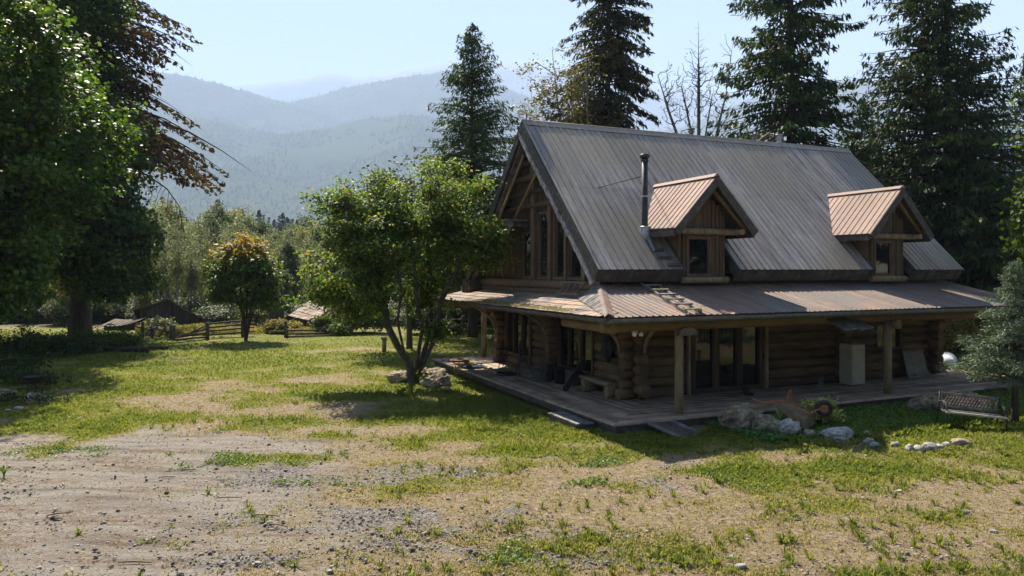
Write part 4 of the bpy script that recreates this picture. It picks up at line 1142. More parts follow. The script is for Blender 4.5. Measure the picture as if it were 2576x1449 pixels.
# bundle of shakes on the side roof
t = hthing('shake_bundle', .75, 12.0, 2.9, 'leaning pile of loose old cedar shakes at the far end of the side porch roof', 'shakes')
for k in range(16):
    mb = MB(); y = 11.55 + k * .055; h_ = .42 * math.sin(math.pi * (k + 2) / 19) + .08; mb.obox((.85 + .02 * math.sin(k), y, 2.82 + h_ * .5), (.26, .0, .0), (0, .012, .02), (.02, .05 + .09 * (k - 8) / 8, h_ * .5)); hb(mb, 'shake', MAT['fence'], t)
mb = MB(); mb.obox((.3, 7.0, 2.80), (.11, .0, .02), (0, .20, 0), (0, 0, .03)); o = mb.build('fallen_board', MAT['rockpale']); o.matrix_world = Matrix.Translation(C0) @ Matrix.Rotation(TH, 4, 'Z'); tag(o, 'short bleached board lying on the side porch roof', 'board')

# log bench
t = hthing('log_bench', 1.9, 3.85, 0, 'hewn half-log bench with thick slab legs on the side deck', 'bench')
mb = MB(); mb.log((1.86, 3.05, .42), (1.86, 4.62, .42), .13, 12, .03); mb.v = [(x if x > 1.7 else 1.7, y, min(z, .47)) for x, y, z in mb.v]; mb.box(1.68, 2.1, 3.08, 4.6, .38, .455); hb(mb, 'seat', MAT['logend'], t, bevel=.012)
for b in (3.14, 4.48):
    mb = MB(); mb.log((1.66, b, .19), (2.12, b, .19), .185, 12, .03); mb.v = [(x, b + (y - b) * .62, z * 1.0 - .002 + .005) for x, y, z in mb.v]; hb(mb, 'leg', MAT['logend'], t)
# spinning wheels
def spinning_wheel(a, b, s, label, rot):
    t = thing('spinning_wheel', hw(a, b, 0), label, 'spinning wheel', 'spinning wheels on the side deck', rz=TH + rot)
    mb = MB(); mb.torus((0, 0, .95 * s), .27 * s, .028 * s, (0, 1, 0), 26, 6)
    for k in range(8): an = k * math.pi / 4; mb.tube([(0, 0, .95 * s), (.26 * s * math.cos(an), 0, .95 * s + .26 * s * math.sin(an))], .011 * s, 5)
    mb.lathe([(0, -.04), (.04, -.03), (.04, .03), (0, .04)], 8, (0, 0, .95 * s)); mb.build('wheel', MAT['iron'], t)
    mb = MB(); mb.obox((0, 0, .52 * s), (.36 * s, 0, .05 * s), (0, .07 * s, 0), (0, 0, .022 * s)); mb.build('table', MAT['darkwood'], t)
    for x, y in ((-.3, 0), (.28, .16), (.28, -.16)):
        mb = MB(); mb.tube([(x * .85 * s, y * .3 * s, .5 * s), (x * 1.05 * s, y * 1.3 * s, .24 * s), (x * 1.25 * s, y * 1.9 * s, 0)], [.018 * s, .024 * s, .016 * s], 7); mb.build('leg', MAT['darkwood'], t)
    for y in (-.06, .06):
        mb = MB(); mb.tube([(.0, y * s, .52 * s), (0, y * s, 1.0 * s)], .018 * s, 6); mb.build('upright', MAT['darkwood'], t)
    mb = MB(); mb.tube([(-.28 * s, 0, .5 * s), (-.3 * s, 0, 1.25 * s)], [.02, .014], 6); mb.tube([(-.38 * s, 0, 1.22 * s), (-.2 * s, 0, 1.25 * s)], .02, 6); mb.build('distaff', MAT['darkwood'], t)
spinning_wheel(1.42, 10.1, .72, 'smaller antique spinning wheel on the deck before the farther window', .5)
spinning_wheel(1.42, 8.45, 1.0, 'larger antique spinning wheel next to the middle log end', .9)
# buckets, crate, stones behind the middle log end
def bucket(a, b, r, h, mat, label, z=0):
    t = hthing('bucket', a, b, z, label, 'bucket', 'buckets by the middle log end'); mb = MB(); mb.lathe([(0, z), (r * .8, z), (r, z + h), (r * 1.06, z + h), (r * 1.06, z + h - .02), (r * .95, z + h - .02), (r * .78, z + .02), (0, z + .02)], 18, (a, b, 0)); hb(mb, 'pail', mat, t)
    mb = MB(); mb.torus((a, b, z + h * .5), r * 1.02, .008, (.3, 0, 1), 18, 5); hb(mb, 'handle', MAT['iron'], t)
bucket(1.55, 6.75, .2, .62, MAT['zinc'], 'tall zinc bucket on the deck left of the dark barrel')
bucket(1.85, 6.3, .24, .52, MAT['black'], 'black plastic tub on the deck right of the tall zinc bucket')
bucket(2.0, 7.2, .17, .35, MAT['black'], 'small dark pail behind the tall zinc bucket')
t = hthing('crate', 1.45, 7.25, 0, 'grey open wooden crate on the deck beside the middle log end', 'crate')
for z in (.02, .2, .38):
    mb = MB(); mb.box(1.28, 1.66, 7.0, 7.34, z, z + .025); hb(mb, 'shelf', MAT['greywood'], t)
for b in (7.0, 7.32):
    mb = MB(); mb.box(1.29, 1.65, b, b + .02, .045, .19); mb.box(1.29, 1.65, b, b + .02, .225, .375); hb(mb, 'side', MAT['greywood'], t)
# leaning plank and firewood
mb = MB(); mb.plank((1.15, 4.75, .02), (2.2, 5.35, .82), .24, .03, up=(0, 1, .3)); o = mb.build('wide_plank', MAT['darkwood']); o.matrix_world = Matrix.Translation(C0) @ Matrix.Rotation(TH, 4, 'Z'); tag(o, 'dark wide plank leaning on the sill of the nearer side window', 'plank')
for k in range(9):
    mb = MB(); b = 5.35 + R.uniform(-.3, .4); z = .07 + .13 * (k // 3); mb.log((0, -.2, 0), (.05, .22, .02), .06, 8, .08)
    o = mb.build('firewood', MAT['logend']); o.location = hw(2.15 + R.uniform(-.05, .05), 4.7 + (k % 3) * .17 + .05 * (k // 3), z); o.rotation_euler = (0, 0, TH + 1.3 + R.uniform(-.2, .2)); tag(o, 'split firewood stick in the low heap under the nearer side window', 'firewood', 'firewood heap on the deck')
t = hthing('storage_trunk', 2.2, 6.0, 0, 'dark low storage trunk under the nearer side window', 'trunk box')
mb = MB(); mb.box(1.9, 2.26, 5.55, 6.15, 0, .42); hb(mb, 'box', MAT['darkwood'], t, bevel=.01); mb = MB(); mb.box(1.88, 2.27, 5.53, 6.17, .425, .47); hb(mb, 'lid', MAT['darkwood'], t, bevel=.01)
# saddle / dark hanging bundle on the corner wall
mb = MB(); mb.tube([(2.17, 3.9, 1.75), (2.12, 3.95, 1.3), (2.16, 3.8, .95)], [.06, .17, .05], 10, jit=.15); mb.tube([(2.17, 3.7, 1.7), (2.13, 3.65, 1.4), (2.16, 3.72, 1.1)], [.04, .1, .04], 9, jit=.15); o = mb.build('horse_tack', MAT['black']); o.matrix_world = Matrix.Translation(C0) @ Matrix.Rotation(TH, 4, 'Z'); tag(o, 'dark bundle of straps hanging on the log wall above the bench', 'tack')
# coiled black hose and coloured ropes
def coil(name, a, b, r, tr_, mat, label, cat, n=4, wob=.02, z=0.0, tail=None, group=None, rx=1.0, seed=1):
    rg = np.random.default_rng(seed); pts = []
    for k in range(n * 18):
        an = k / 18 * 2 * math.pi; rr = r * (1 - .05 * (k / 18)) + rg.normal() * wob * .3
        pts.append((a + rr * math.cos(an) * rx + wob * math.sin(an * .37), b + rr * math.sin(an) + wob * math.cos(an * .51), z + tr_ + tr_ * 1.3 * (k / 18) / max(1, n) * 1.6))
    if tail: pts += tail
    mb = MB(); mb.tube([Vector(p) for p in pts], tr_, 6); o = mb.build(name, mat); o.matrix_world = Matrix.Translation(C0) @ Matrix.Rotation(TH, 4, 'Z'); return tag(o, label, cat, group)
coil('garden_hose', .95, 8.75, .36, .022, MAT['black'], 'coiled black hose lying on the side deck', 'hose', 5, .04, tail=[(.9, 9.3, .05), (.75, 9.7, .15), (.95, 10.1, .06), (.8, 10.5, .02), (1.1, 10.9, .02)])
MAT['yel'] = M('yellow_rope', (.30, .27, .10), (.2, .18, .07), 9, rough=.7, bump=.3); MAT['redr'] = M('red_rope', (.28, .10, .07), (.18, .07, .05), 9, rough=.7, bump=.3); MAT['blu'] = M('blue_rope', (.03, .07, .13), (.02, .04, .08), 9, rough=.7, bump=.3)
coil('rope', .55, 11.0, .36, .03, MAT['blu'], 'dark blue rope coil on the sunny far end of the deck', 'rope', 6, .06, seed=3, rx=1.2)
coil('rope', .35, 11.3, .30, .028, MAT['yel'], 'yellow rope coil piled on the dark blue one', 'rope', 5, .08, z=.10, seed=4, rx=1.3)
coil('rope', .2, 11.5, .26, .03, MAT['redr'], 'faded red rope draped over the deck edge beside the yellow coil', 'rope', 3, .10, z=.17, seed=5, rx=1.3, tail=[(-.05, 11.2, .12), (-.12, 11.1, -.05), (-.14, 11.0, -.2)])
mb = MB(); mb.plank((.2, 13.2, .03), (1.0, 13.9, .03), .35, .03); o = mb.build('doormat_board', MAT['greywood']); o.matrix_world = Matrix.Translation(C0) @ Matrix.Rotation(TH, 4, 'Z'); tag(o, 'grey plywood scrap lying at the far corner of the deck', 'board')
# white cabinet
t = hthing('cabinet', 10.3, 2.2, 0, 'cream metal cabinet like an old fridge standing against the dark front wall', 'cabinet')
mb = MB(); mb.box(9.98, 10.56, 1.95, 2.42, .03, 1.33); hb(mb, 'body', MAT['white'], t, bevel=.015)
mb = MB(); mb.box(9.99, 10.55, 1.915, 1.947, .06, 1.32); hb(mb, 'door', MAT['white'], t, bevel=.01); mb = MB(); mb.box(10.0, 10.54, 1.97, 2.4, 0, .028); hb(mb, 'plinth', MAT['black'], t)
# leaning panel
t = hthing('painted_screen', 13.5, 2.5, 0, 'grey framed panel leaning against the log wall under the right window', 'panel')
mb = MB(); mb.quadslab([(12.95, 2.22, .02), (14.0, 2.22, .02), (13.95, 2.48, .95), (12.98, 2.48, .95)], .03); hb(mb, 'sheet', MAT['white'], t)
mb = MB(); mb.plank((12.95, 2.2, .12), (14.0, 2.2, .12), .02, .1, up=(0, -.3, 1)); mb.plank((12.98, 2.43, .9), (13.95, 2.43, .9), .02, .1, up=(0, -.3, 1)); hb(mb, 'frame', MAT['greywood'], t)
bpy.data.objects['sheet'].data.materials[0] = M('grey_painted_panel', (.20, .19, .15), (.13, .12, .10), 4)
mb = MB(); mb.plank((8.0, 1.4, .03), (9.1, 2.3, .32), .12, .03); o = mb.build('plank', MAT['greywood']); o.matrix_world = Matrix.Translation(C0) @ Matrix.Rotation(TH, 4, 'Z'); tag(o, 'narrow plank lying propped on the front deck behind the boulders', 'plank')
# pair of boots by the doors
for k in (0, 1):
    mb = MB(); mb.tube([(0, 0, .24), (0, 0, .08), (0, -.03, .05)], [.045, .045, .05], 8); mb.tube([(0, .02, .045), (0, -.16, .04), (0, -.2, .035)], [.045, .042, .03], 8); o = mb.build('boot', MAT['black']); o.location = hw(5.75 + .13 * k, 2.05, 0); o.rotation_euler = (0, 0, TH + .2); tag(o, 'black rubber boot of the pair left by the glass doors', 'boot', 'pair of boots')
# steps and ramp
zg = float(gz(hw(-.3, 1.5).x, hw(-.3, 1.5).y)) - C0.z
t = hthing('deck_step', -.3, 1.6, zg, 'low weathered wooden box step along the left edge of the deck corner', 'step')
for k in range(3):
    mb = MB(); mb.box(-.62 + k * .165, -.465 + k * .165, .75, 2.35, zg + .14, zg + .18); hb(mb, 'tread', MAT['greywood'], t)
mb = MB(); mb.box(-.6, -.56, .8, 2.3, zg - .05, zg + .138); mb.box(-.17, -.13, .8, 2.3, zg - .05, zg + .138); mb.box(-.559, -.171, .8, .84, zg - .05, zg + .137); mb.box(-.559, -.171, 2.26, 2.3, zg - .05, zg + .137); hb(mb, 'frame', MAT['fence'], t)
t = hthing('ramp', 1.5, -.45, zg, 'mossy board ramp leaning from the lawn up to the front of the deck', 'ramp')
for k in range(5):
    mb = MB(); x = 1.0 + k * .17; mb.plank((x + .25, -1.0, zg + .02), (x, -.02, -.06), .155, .03); hb(mb, 'board', MAT['greywood'] if k in (0, 4) else MAT['fence'], t)

# ------------------------------------------------------------------ rocks
def rock(loc, s, mat, label, cat='boulder', group=None, seed=1, rz=0, sub=5, name='boulder', sink=.25, rough=1.0):
    import bmesh
    bm = bmesh.new(); bmesh.ops.create_icosphere(bm, subdivisions=sub, radius=1)
    V = np.array([v.co[:] for v in bm.verts]); Fc = np.array([[v.index for v in f.verts] for f in bm.faces]); bm.free()
    rg = np.random.default_rng(seed)
    for k in range(11):          # cut facets
        d = unit(rg.normal(size=3)); c = rg.uniform(.62, .9); dt = V @ d; V = V - np.outer(np.maximum(0, dt - c) * .85, d)
    n1 = fbm(V[:, 0] * 1.8 + seed, V[:, 1] * 1.8 + V[:, 2] * 2.1, 4, seed); n2 = fbm(V[:, 0] * 5 + seed, V[:, 2] * 5 + V[:, 1] * 4.1, 3, seed + 7)
    n3 = fbm(V[:, 0] * 13 + V[:, 1] * 4, V[:, 2] * 13 + V[:, 1] * 11, 3, seed + 17)
    V = V * (1 + rough * ((n1 - .5) * .55 + (n2 - .5) * .26 + (n3 - .5) * .09))[:, None] * np.array(s)
    o = np_mesh(name, V, Fc, mat, smooth=sub > 2 and False or True)
    o.location = Vector(loc) + Vector((0, 0, s[2] * (1 - sink * 1.6))); o.rotation_euler = (0, 0, rz)
    return tag(o, label, cat, group)
def prock(px, Yd, s, mat, label, **k): return rock(gp(px, Yd), s, mat, label, **k)
prock(1868, 18.2, (.60, .45, .44), MAT['rockmoss'], 'largest mossy boulder at the deck front left of the wheelbarrow', seed=3, rz=.4)
prock(1925, 17.7, (.36, .32, .30), MAT['rockmoss'], 'lichen-spotted brown boulder below the wheelbarrow handles', seed=5)
prock(1985, 17.45, (.33, .26, .25), MAT['rockgrey'], 'pointed grey boulder holding up the wheelbarrow tray', seed=8, rz=1)
prock(2035, 17.35, (.16, .14, .13), MAT['rockbrown'], 'small dark rock between the pointed boulder and the flat grey one', seed=9)
prock(2108, 17.2, (.42, .3, .19), MAT['rockgrey'], 'long flat grey boulder half buried in the garden edge', seed=12, rz=.2)
prock(2184, 17.5, (.12, .10, .10), MAT['rockgrey'], 'upper grey stone of the little stack beside the flat boulder', seed=14, sub=3, name='stone', cat='stone')
prock(2186, 16.95, (.13, .10, .08), MAT['rockgrey'], 'middle grey stone of the little stack beside the flat boulder', seed=15, sub=3, name='stone', cat='stone')
prock(2200, 16.55, (.12, .10, .09), MAT['rockgrey'], 'lowest round stone in front of the little stack', seed=16, sub=3, name='stone', cat='stone')
for i, (px, Yd, s, mt, lb) in enumerate([(2252, 16.6, .11, 'rockpale', 'half buried pale stone at the left end of the border row'), (2288, 16.25, .13, 'rockpale', 'rounded pale stone second from the left in the border row'), (2312, 16.15, .14, 'rockpale', 'pale stone left of the largest one in the border row'), (2337, 16.2, .18, 'rockpale', 'largest pale stone in the middle of the border row'), (2362, 16.3, .13, 'rockpale', 'pale stone right of the largest one in the border row'), (2383, 16.5, .10, 'rockpale', 'small stone before the brown slab in the border row')]):
    prock(px, Yd, (s, s * .75, s * .7), MAT[mt], lb, seed=20 + i, sub=3, name='stone', cat='stone', group='border row of stones', rz=i)
prock(2415, 16.55, (.26, .15, .12), MAT['rockbrown'], 'flat brown slab rock at the right end of the border row', seed=28, sub=3, name='stone', cat='stone')
prock(2335, 20.6, (.62, .45, .33), MAT['rockmoss'], 'broad mossy boulder behind the left end of the garden bench', seed=31)
prock(2440, 21.2, (.60, .45, .30), MAT['rockmoss'], 'dark mossy boulder behind the garden bench back', seed=33, rz=.8)
# rock pile at the foot of the shrub tree
for i, (px, Yd, s, mt, lb) in enumerate([(1005, 25.9, (.5, .4, .28), 'rockbrown', 'brown rock left of the shrub tree trunk'), (1095, 26.3, (.52, .42, .33), 'rockbrown', 'brown layered rock between the shrub tree and the deck'), (1115, 25.6, (.36, .3, .28), 'rockmoss', 'round mossy rock touching the deck edge'), (1085, 24.9, (.44, .34, .20), 'rockmoss', 'low mossy rock in front of the shrub tree trunk'), (1062, 27.0, (.4, .3, .3), 'rockbrown', 'rock behind the shrub tree trunk'), (1125, 24.4, (.2, .14, .07), 'rockbrown', 'thin flat rock in the sunny grass by the shrub tree')]):
    prock(px, Yd, s, MAT[mt], lb, seed=40 + i, rz=i * .7)
# left side stones
for i, (px, Yd, s, mt, lb) in enumerate([(12, 22.2, (.42, .35, .25), 'rockmoss', 'dark boulder at the left edge of the picture'), (88, 22.6, (.32, .22, .12), 'rockpale', 'flat white stone under the fire bowl'), (46, 20.6, (.13, .1, .08), 'rockpale', 'small white stone in the dark bed at the left'), (22, 20.4, (.10, .09, .06), 'rockgrey', 'small grey stone at the far left of the dark bed'), (102, 26.3, (.16, .1, .05), 'rockpale', 'pale flat stone in the shaded lawn behind the fire bowl'), (80, 20.1, (.07, .06, .05), 'rockpale', 'tiny white stone right of the small white one')]):
    prock(px, Yd, s, MAT[mt], lb, seed=60 + i, sub=3)
for i, (px, py, s) in enumerate([(1195, 1190, .05), (649, 1420, .06), (738, 1427, .045), (834, 1427, .04), (560, 1418, .04), (952, 1433, .05), (1278, 1383, .06), (1068, 1345, .05), (1865, 1430, .09), (2262, 1238, .07), (2432, 1290, .08), (1842, 1405, .05), (2500, 1340, .06), (90, 1150, .06), (1880, 1360, .04), (830, 1440, .05)]):
    Yd = CAMZ * F / (py - HY); prock(px, Yd, (s, s * .8, s * .55), MAT['rockpale' if i % 3 else 'rockgrey'], 'loose fist-sized stone lying in the gravel', seed=80 + i, sub=2, name='pebble', cat='pebble', group='loose stones in the gravel')
# sticks
for i, (px, py, ln, an) in enumerate([(575, 1255, .42, .1), (1040, 1240, .35, -.7), (150, 1300, .35, .5), (475, 1187, .3, .1), (668, 1300, .5, -.1), (340, 1420, .45, 0), (250, 1405, .12, 1.4), (1110, 1345, .3, -.5), (420, 1205, .3, .2), (700, 1325, .35, -.4)]):
    Yd = CAMZ * F / (py - HY); c = gp(px, Yd); mb = MB(); mb.tube([(-ln / 2, 0, .012), (-ln * .1, .01, .02), (ln / 2, -.01, .012)], [.010, .013, .007], 6)
    o = mb.build('stick', MAT['logend']); o.location = c + Vector((0, 0, .02)); o.rotation_euler = (0, 0, an); tag(o, 'dry fallen stick on the bare ground', 'stick', 'fallen sticks in the yard')

# ------------------------------------------------------------------ wheelbarrow, overturned against the boulders
t = thing('wheelbarrow', gp(1975, 17.8) + Vector((0, 0, .0)), 'rusty orange wheelbarrow lying upside down against the boulders', 'wheelbarrow')
def wl(px, py, Yd):  # metres relative to the barrow base
    return Vector(((px - CX) / F * Yd, Yd, zat(py, Yd))) - t.location
mb = MB()
T0, T1, T2, T3 = wl(1950, 1013, 17.65), wl(1972, 1004, 18.1), wl(2056, 1044, 18.05), wl(2030, 1060, 17.6)
ctr = (T0 + T1 + T2 + T3) / 4; dn = Vector((-.06, -.02, -.20)); q = [ctr + (p - ctr) * Vector((.80, .7, .8)).x for p in (T0, T1, T2, T3)]
P = [p + Vector((0, 0, .0)) for p in q] + [ctr + (p - ctr) * 1.02 + dn * f_ for p, f_ in zip((T0, T1, T2, T3), (.35, .35, 1, 1))]
mb.add(P, [(3, 2, 1, 0), (0, 1, 5, 4), (1, 2, 6, 5), (2, 3, 7, 6), (3, 0, 4, 7)]); o = mb.build('tray', M('tray_paint', (.16, .13, .075), (.09, .055, .03), 6, rough=.6), t); sm_ = o.modifiers.new('s', 'SOLIDIFY'); sm_.thickness = .008; o.modifiers.new('b', 'BEVEL').width = .03
for pts in ([(1893, 1002, 17.55), (1912, 1013, 17.6), (1955, 1008, 17.7), (1985, 1014, 17.75), (2032, 1042, 17.85), (2062, 1028, 17.9)], [(1885, 1024, 17.9), (1925, 1019, 18.0), (1965, 1006, 18.1), (2000, 1014, 18.15), (2045, 1040, 18.1), (2068, 1030, 18.05)]):
    mb = MB(); pp = [wl(*p) for p in pts]; mb.tube(pp, .017, 8); mb.build('handle', MAT['rust'], t)
for pts in ([(1978, 1008, 17.75), (1985, 982, 17.8), (1990, 1012, 17.8)], [(1982, 1006, 18.0), (1990, 980, 18.05), (1996, 1012, 18.05)]):
    mb = MB(); mb.tube([wl(*p) for p in pts], .016, 7); mb.build('leg', MAT['rust'], t)
wc = wl(2073, 1027, 17.97); mb = MB(); mb.torus(wc, .155, .055, (.25, 1, .12), 28, 12); wh = mb.build('wheel', MAT['black'], t)
mb = MB(); mb.torus(wc, .105, .02, (.25, 1, .12), 20, 8); mb.tube([wc - Vector((.25, 1, .12)).normalized() * .09, wc + Vector((.25, 1, .12)).normalized() * .09], .02, 8); mb.tube([wc - Vector((.25, 1, .12)).normalized() * .012, wc + Vector((.25, 1, .12)).normalized() * .012], .1, 16); mb.build('rim', MAT['rust'], wh)

# ------------------------------------------------------------------ garden bench with lattice back
bc = gp(2441, 18.5); t = thing('garden_bench', bc, 'weathered garden bench with diamond lattice back and rusted legs beside the young spruce', 'bench', rot=(0, math.radians(5), math.radians(-8)))
mb = MB()
for k in range(3): mb.box(-.70, .70, -.26 + k * .13, -.16 + k * .13, .38, .405)
mb.build('seat', MAT['greywood'], t)
mb = MB(); mb.box(-.72, .72, -.30, -.27, .365, .41); mb.build('front_rail', MAT['rockpale'] if False else M('bleached_rail', (.48, .44, .38), (.34, .30, .26), 5), t)
mb = MB()
mb.box(-.68, .68, .20, .225, .76, .82); mb.box(-.68, .68, .17, .195, .45, .50)
mb.box(-.68, -.63, .18, .215, .502, .758); mb.box(.63, .68, .18, .215, .502, .758); mb.build('backrest', MAT['greywood'], t)
mb = MB()
for k in range(17):
    x = -.62 + k * .0775
    for s in (-1, 1):
        x1 = x + s * .13
        if abs(x1) > .64: continue
        mb.plank((x, .197 + .008 * s, .50), (x1, .205 + .008 * s, .76), .016, .012, up=(0, 1, 0))
mb.build('lattice', M('bleached_pink', (.30, .22, .20), (.20, .15, .14), 7), t)
for s in (-1, 1):
    mb = MB(); x = s * .70; mb.tube([(x, -.28, 0), (x, -.25, .2), (x, -.27, .38), (x, -.2, .60), (x, .0, .62), (x, .18, .58)], .02, 6); mb.tube([(x, .26, 0), (x, .2, .22), (x, .18, .4), (x, .22, .84)], .02, 6); mb.tube([(x, -.26, .37), (x, .18, .38)], .018, 6)
    mb.torus((x, -.05, .5), .08, .012, (1, 0, 0), 14, 5); mb.build('leg', MAT['iron'], t)
# propane tank beyond the deck
t = thing('propane_tank', gp(2381, 29.5) + Vector((0, 0, -.12)), 'white horizontal gas tank on the ground past the right end of the deck', 'tank', rz=math.radians(58))
mb = MB(); n = 20; prof = []
for k in range(6): an = math.pi / 2 * k / 5; prof.append((.48 * math.sin(an), -1.0 - .35 * math.cos(an)))
for k in range(6): an = math.pi / 2 * (5 - k) / 5; prof.append((.48 * math.sin(an), 1.0 + .35 * math.cos(an)))
mb.lathe(prof, 24); mb.v = [(z * .85, y * .75, x * .75 + .42) for x, y, z in mb.v]; mb.f = [f[::-1] for f in mb.f]; mb.build('vessel', MAT['tank'], t)
for x in (-.8, .8): mb = MB(); mb.box(x - .08, x + .08, -.3, .3, -.25, .1); mb.build('foot', MAT['rockgrey'], t)
# fire bowl at the left
t = thing('fire_bowl', gp(88, 23.2), 'dark iron fire bowl on thin legs at the left of the lawn', 'fire bowl')
mb = MB(); mb.lathe([(.0, .40), (.18, .42), (.27, .52), (.30, .62), (.32, .63), (.28, .60), (.0, .47)], 20); mb.build('bowl', MAT['iron'], t)
for k in range(3): an = k * 2.1; mb = MB(); mb.tube([(.18 * math.cos(an), .18 * math.sin(an), .46), (.25 * math.cos(an), .25 * math.sin(an), 0)], .014, 6); mb.build('leg', MAT['iron'], t)
# stump post in the lawn
mb = MB(); mb.log((0, 0, -.1), (.02, 0, .62), .11, 12); t = thing('marker_post', gp(966, 35.6), 'short cut post standing in the sunny lawn left of the shrub tree', 'post'); mb.build('stub', MAT['post'], t); mb = MB(); mb.lathe([(0, .60), (.15, .60), (.16, .68), (.0, .74)], 12); mb.build('cap', MAT['rockmoss'], t)

# ------------------------------------------------------------------ fences
def fence_thing(label, posts, rails, name='rail_fence', pr=.09, rr=.055):
    p0 = gp(*posts[0][:2]); t = thing(name, p0, label, 'fence')
    for px, Yd, h in posts:
        q = gp(px, Yd) - p0; mb = MB(); mb.log(q + Vector((0, 0, -.2)), q + Vector((0, 0, h)), pr, 8, .08); mb.build('post', MAT['fence'], t)
    for a, b in rails:
        A_ = at(a[0], a[1]); A_.z = a[2] + float(gz(A_.x, A_.y)); B_ = at(b[0], b[1]); B_.z = b[2] + float(gz(B_.x, B_.y)); mb = MB(); mb.log(A_ - p0, B_ - p0, rr, 7, .1); mb.build('rail', MAT['fence'], t)
    return t
fence_thing('split rail fence sagging to the ground left of the lone maple', [(521, 42.3, .95), (523, 42.7, 1.0), (610, 43.5, .95)],
            [((438, 41.6, .15), (524, 42.6, .35)), ((450, 41.8, .25), (524, 42.6, .58)), ((470, 41.9, .32), (524, 42.6, .80)), ((440, 41.4, .06), (524, 42.4, .12)),
             ((520, 42.7, .18), (640, 43.8, .28)), ((520, 42.6, .42), (640, 43.8, .52)), ((520, 42.6, .62), (640, 43.8, .76)), ((520, 42.6, .84), (640, 43.8, .98))])
fence_thing('low fallen rail fence right of the lone maple', [(718, 43.5, .95), (721, 43.5, .5)], [((680, 43.2, .35), (722, 43.4, .35)), ((718, 43.6, .40), (800, 44.5, .35)), ((722, 43.2, .22), (815, 44.4, .18)), ((795, 44.6, .42), (890, 45.2, .45)), ((812, 44.5, .22), (880, 45.2, .25)), ((725, 43.0, .08), (850, 44.2, .06))])
fence_thing('rail fence with leaning rails in front of the small hut and the barn', [(359, 43.5, .9), (383, 43.2, .6), (430, 42.4, .8), (438, 42.0, .85)], [((345, 43.6, .62), (386, 43.1, .45)), ((378, 43.4, .62), (425, 42.6, .38)), ((395, 43.3, .55), (432, 42.3, .42)), ((400, 43, .1), (418, 42.9, .75)), ((424, 43, .1), (414, 42.9, .8))])
fence_thing('dark wire and rail fence in the shade behind the far deck end', [(1085, 45, 1.1), (1125, 45, 1.2), (1165, 45, 1.2), (1290, 46, 1.2)], [((1080, 45, .9), (1250, 45, 1.05)), ((1080, 45, .5), (1250, 45, .6)), ((1250, 45, 1.05), (1400, 46, 1.05))])
mb = MB(); mb.plank(Vector((0, 0, 0)), Vector((.55, 0, 1.25)), .03, .28, up=(0, 1, 0)); o = mb.build('leaning_board', MAT['rockpale']); o.location = gp(373, 44.6); tag(o, 'white board leaning on the fence by the small hut', 'board')

# ------------------------------------------------------------------ old farm buildings
def board_wall(mb, P, Q, zb, ztop, w_=.22):
    P, Q = Vector(P), Vector(Q); L_ = (Q - P).length; n = int(L_ / w_); d = (Q - P) / n; nn = Vector((-d.y, d.x, 0)).normalized()
    for i in range(n):
        a_, b_ = P + d * i, P + d * (i + .95); o = nn * random.uniform(-.015, .015); j0, j1 = ztop((i) / n), ztop((i + .95) / n); e = random.uniform(-.08, .05)
        mb.quadslab([(a_ + o) + Vector((0, 0, zb + e * .4)), (b_ + o) + Vector((0, 0, zb + e * .4)), (b_ + o) + Vector((0, 0, j1)), (a_ + o) + Vector((0, 0, j0))], .03)
def wpt(px, py, Yd, base): return Vector(((px - CX) / F * Yd, Yd, zat(py, Yd))) - base
b0 = gp(400, 52.0); t = thing('barn', b0, 'grey board barn with one long roof sloping down to the right', 'barn')
x0, xr, x1 = at(352, 52).x - b0.x, at(430, 52).x - b0.x, at(598, 54).x - b0.x; zr = zat(752, 52) - b0.z; ze = zat(826, 54) - b0.z; zl = zat(775, 52) - b0.z
mb = MB(); board_wall(mb, (x0, 0, 0), (xr, 0, 0), -.4, lambda f: zl + (zr - zl) * f - .08); board_wall(mb, (xr, 0, 0), (x1 - .2, 2, 0), -.4, lambda f: zr + (ze - zr) * f - .08 - .25 * math.sin(math.pi * f)); mb.build('front_wall', MAT['barn'], t)
mb = MB(); N_ = 14
for i in range(N_):
    f0, f1 = i / N_, (i + 1.03) / N_; sag = lambda f: -.25 * math.sin(math.pi * f)
    p = Vector((xr + (x1 - xr) * f0, 2 * f0 - .35, zr + (ze - zr) * f0 + sag(f0))); q_ = Vector((xr + (x1 - xr) * f1, 2 * f1 - .35, zr + (ze - zr) * f1 + sag(f1))); bk = Vector((-3.7, 8.2, -1.5)); mb.quadslab([p, q_, q_ + bk, p + bk], .07)
p = Vector((x0 - .3, -.35, zl - .1)); q_ = Vector((xr, -.35, zr + .02)); mb.quadslab([p, q_, q_ + Vector((-3.7, 8.2, -1.5)), p + Vector((-3.7, 8.2, -1.5))], .07)
mb.build('roof', MAT['fence'], t)
mb = MB(); mb.plank((x0 - .1, -.05, zl * .45), (x1 - 2.5, 1.7, zl * .42), .03, .08, up=(0, 1, 0)); mb.build('wall_rail', MAT['barn'], t)
b0 = gp(300, 50.0); t = thing('hut', b0, 'small low board hut with a sagging roof left of the barn', 'hut')
x0, x1 = at(262, 50).x - b0.x, at(342, 50).x - b0.x; h0 = zat(818, 50) - b0.z
mb = MB(); board_wall(mb, (x0, 0, 0), (x1, .3, 0), -.3, lambda f: h0 + .12 * math.sin(f * 9)); board_wall(mb, (x1, .3, 0), (x1 + .3, 3, 0), -.3, lambda f: h0); board_wall(mb, (x0, 3, 0), (x0, 0, 0), -.3, lambda f: h0); mb.build('wall', MAT['barn'], t)
mb = MB()
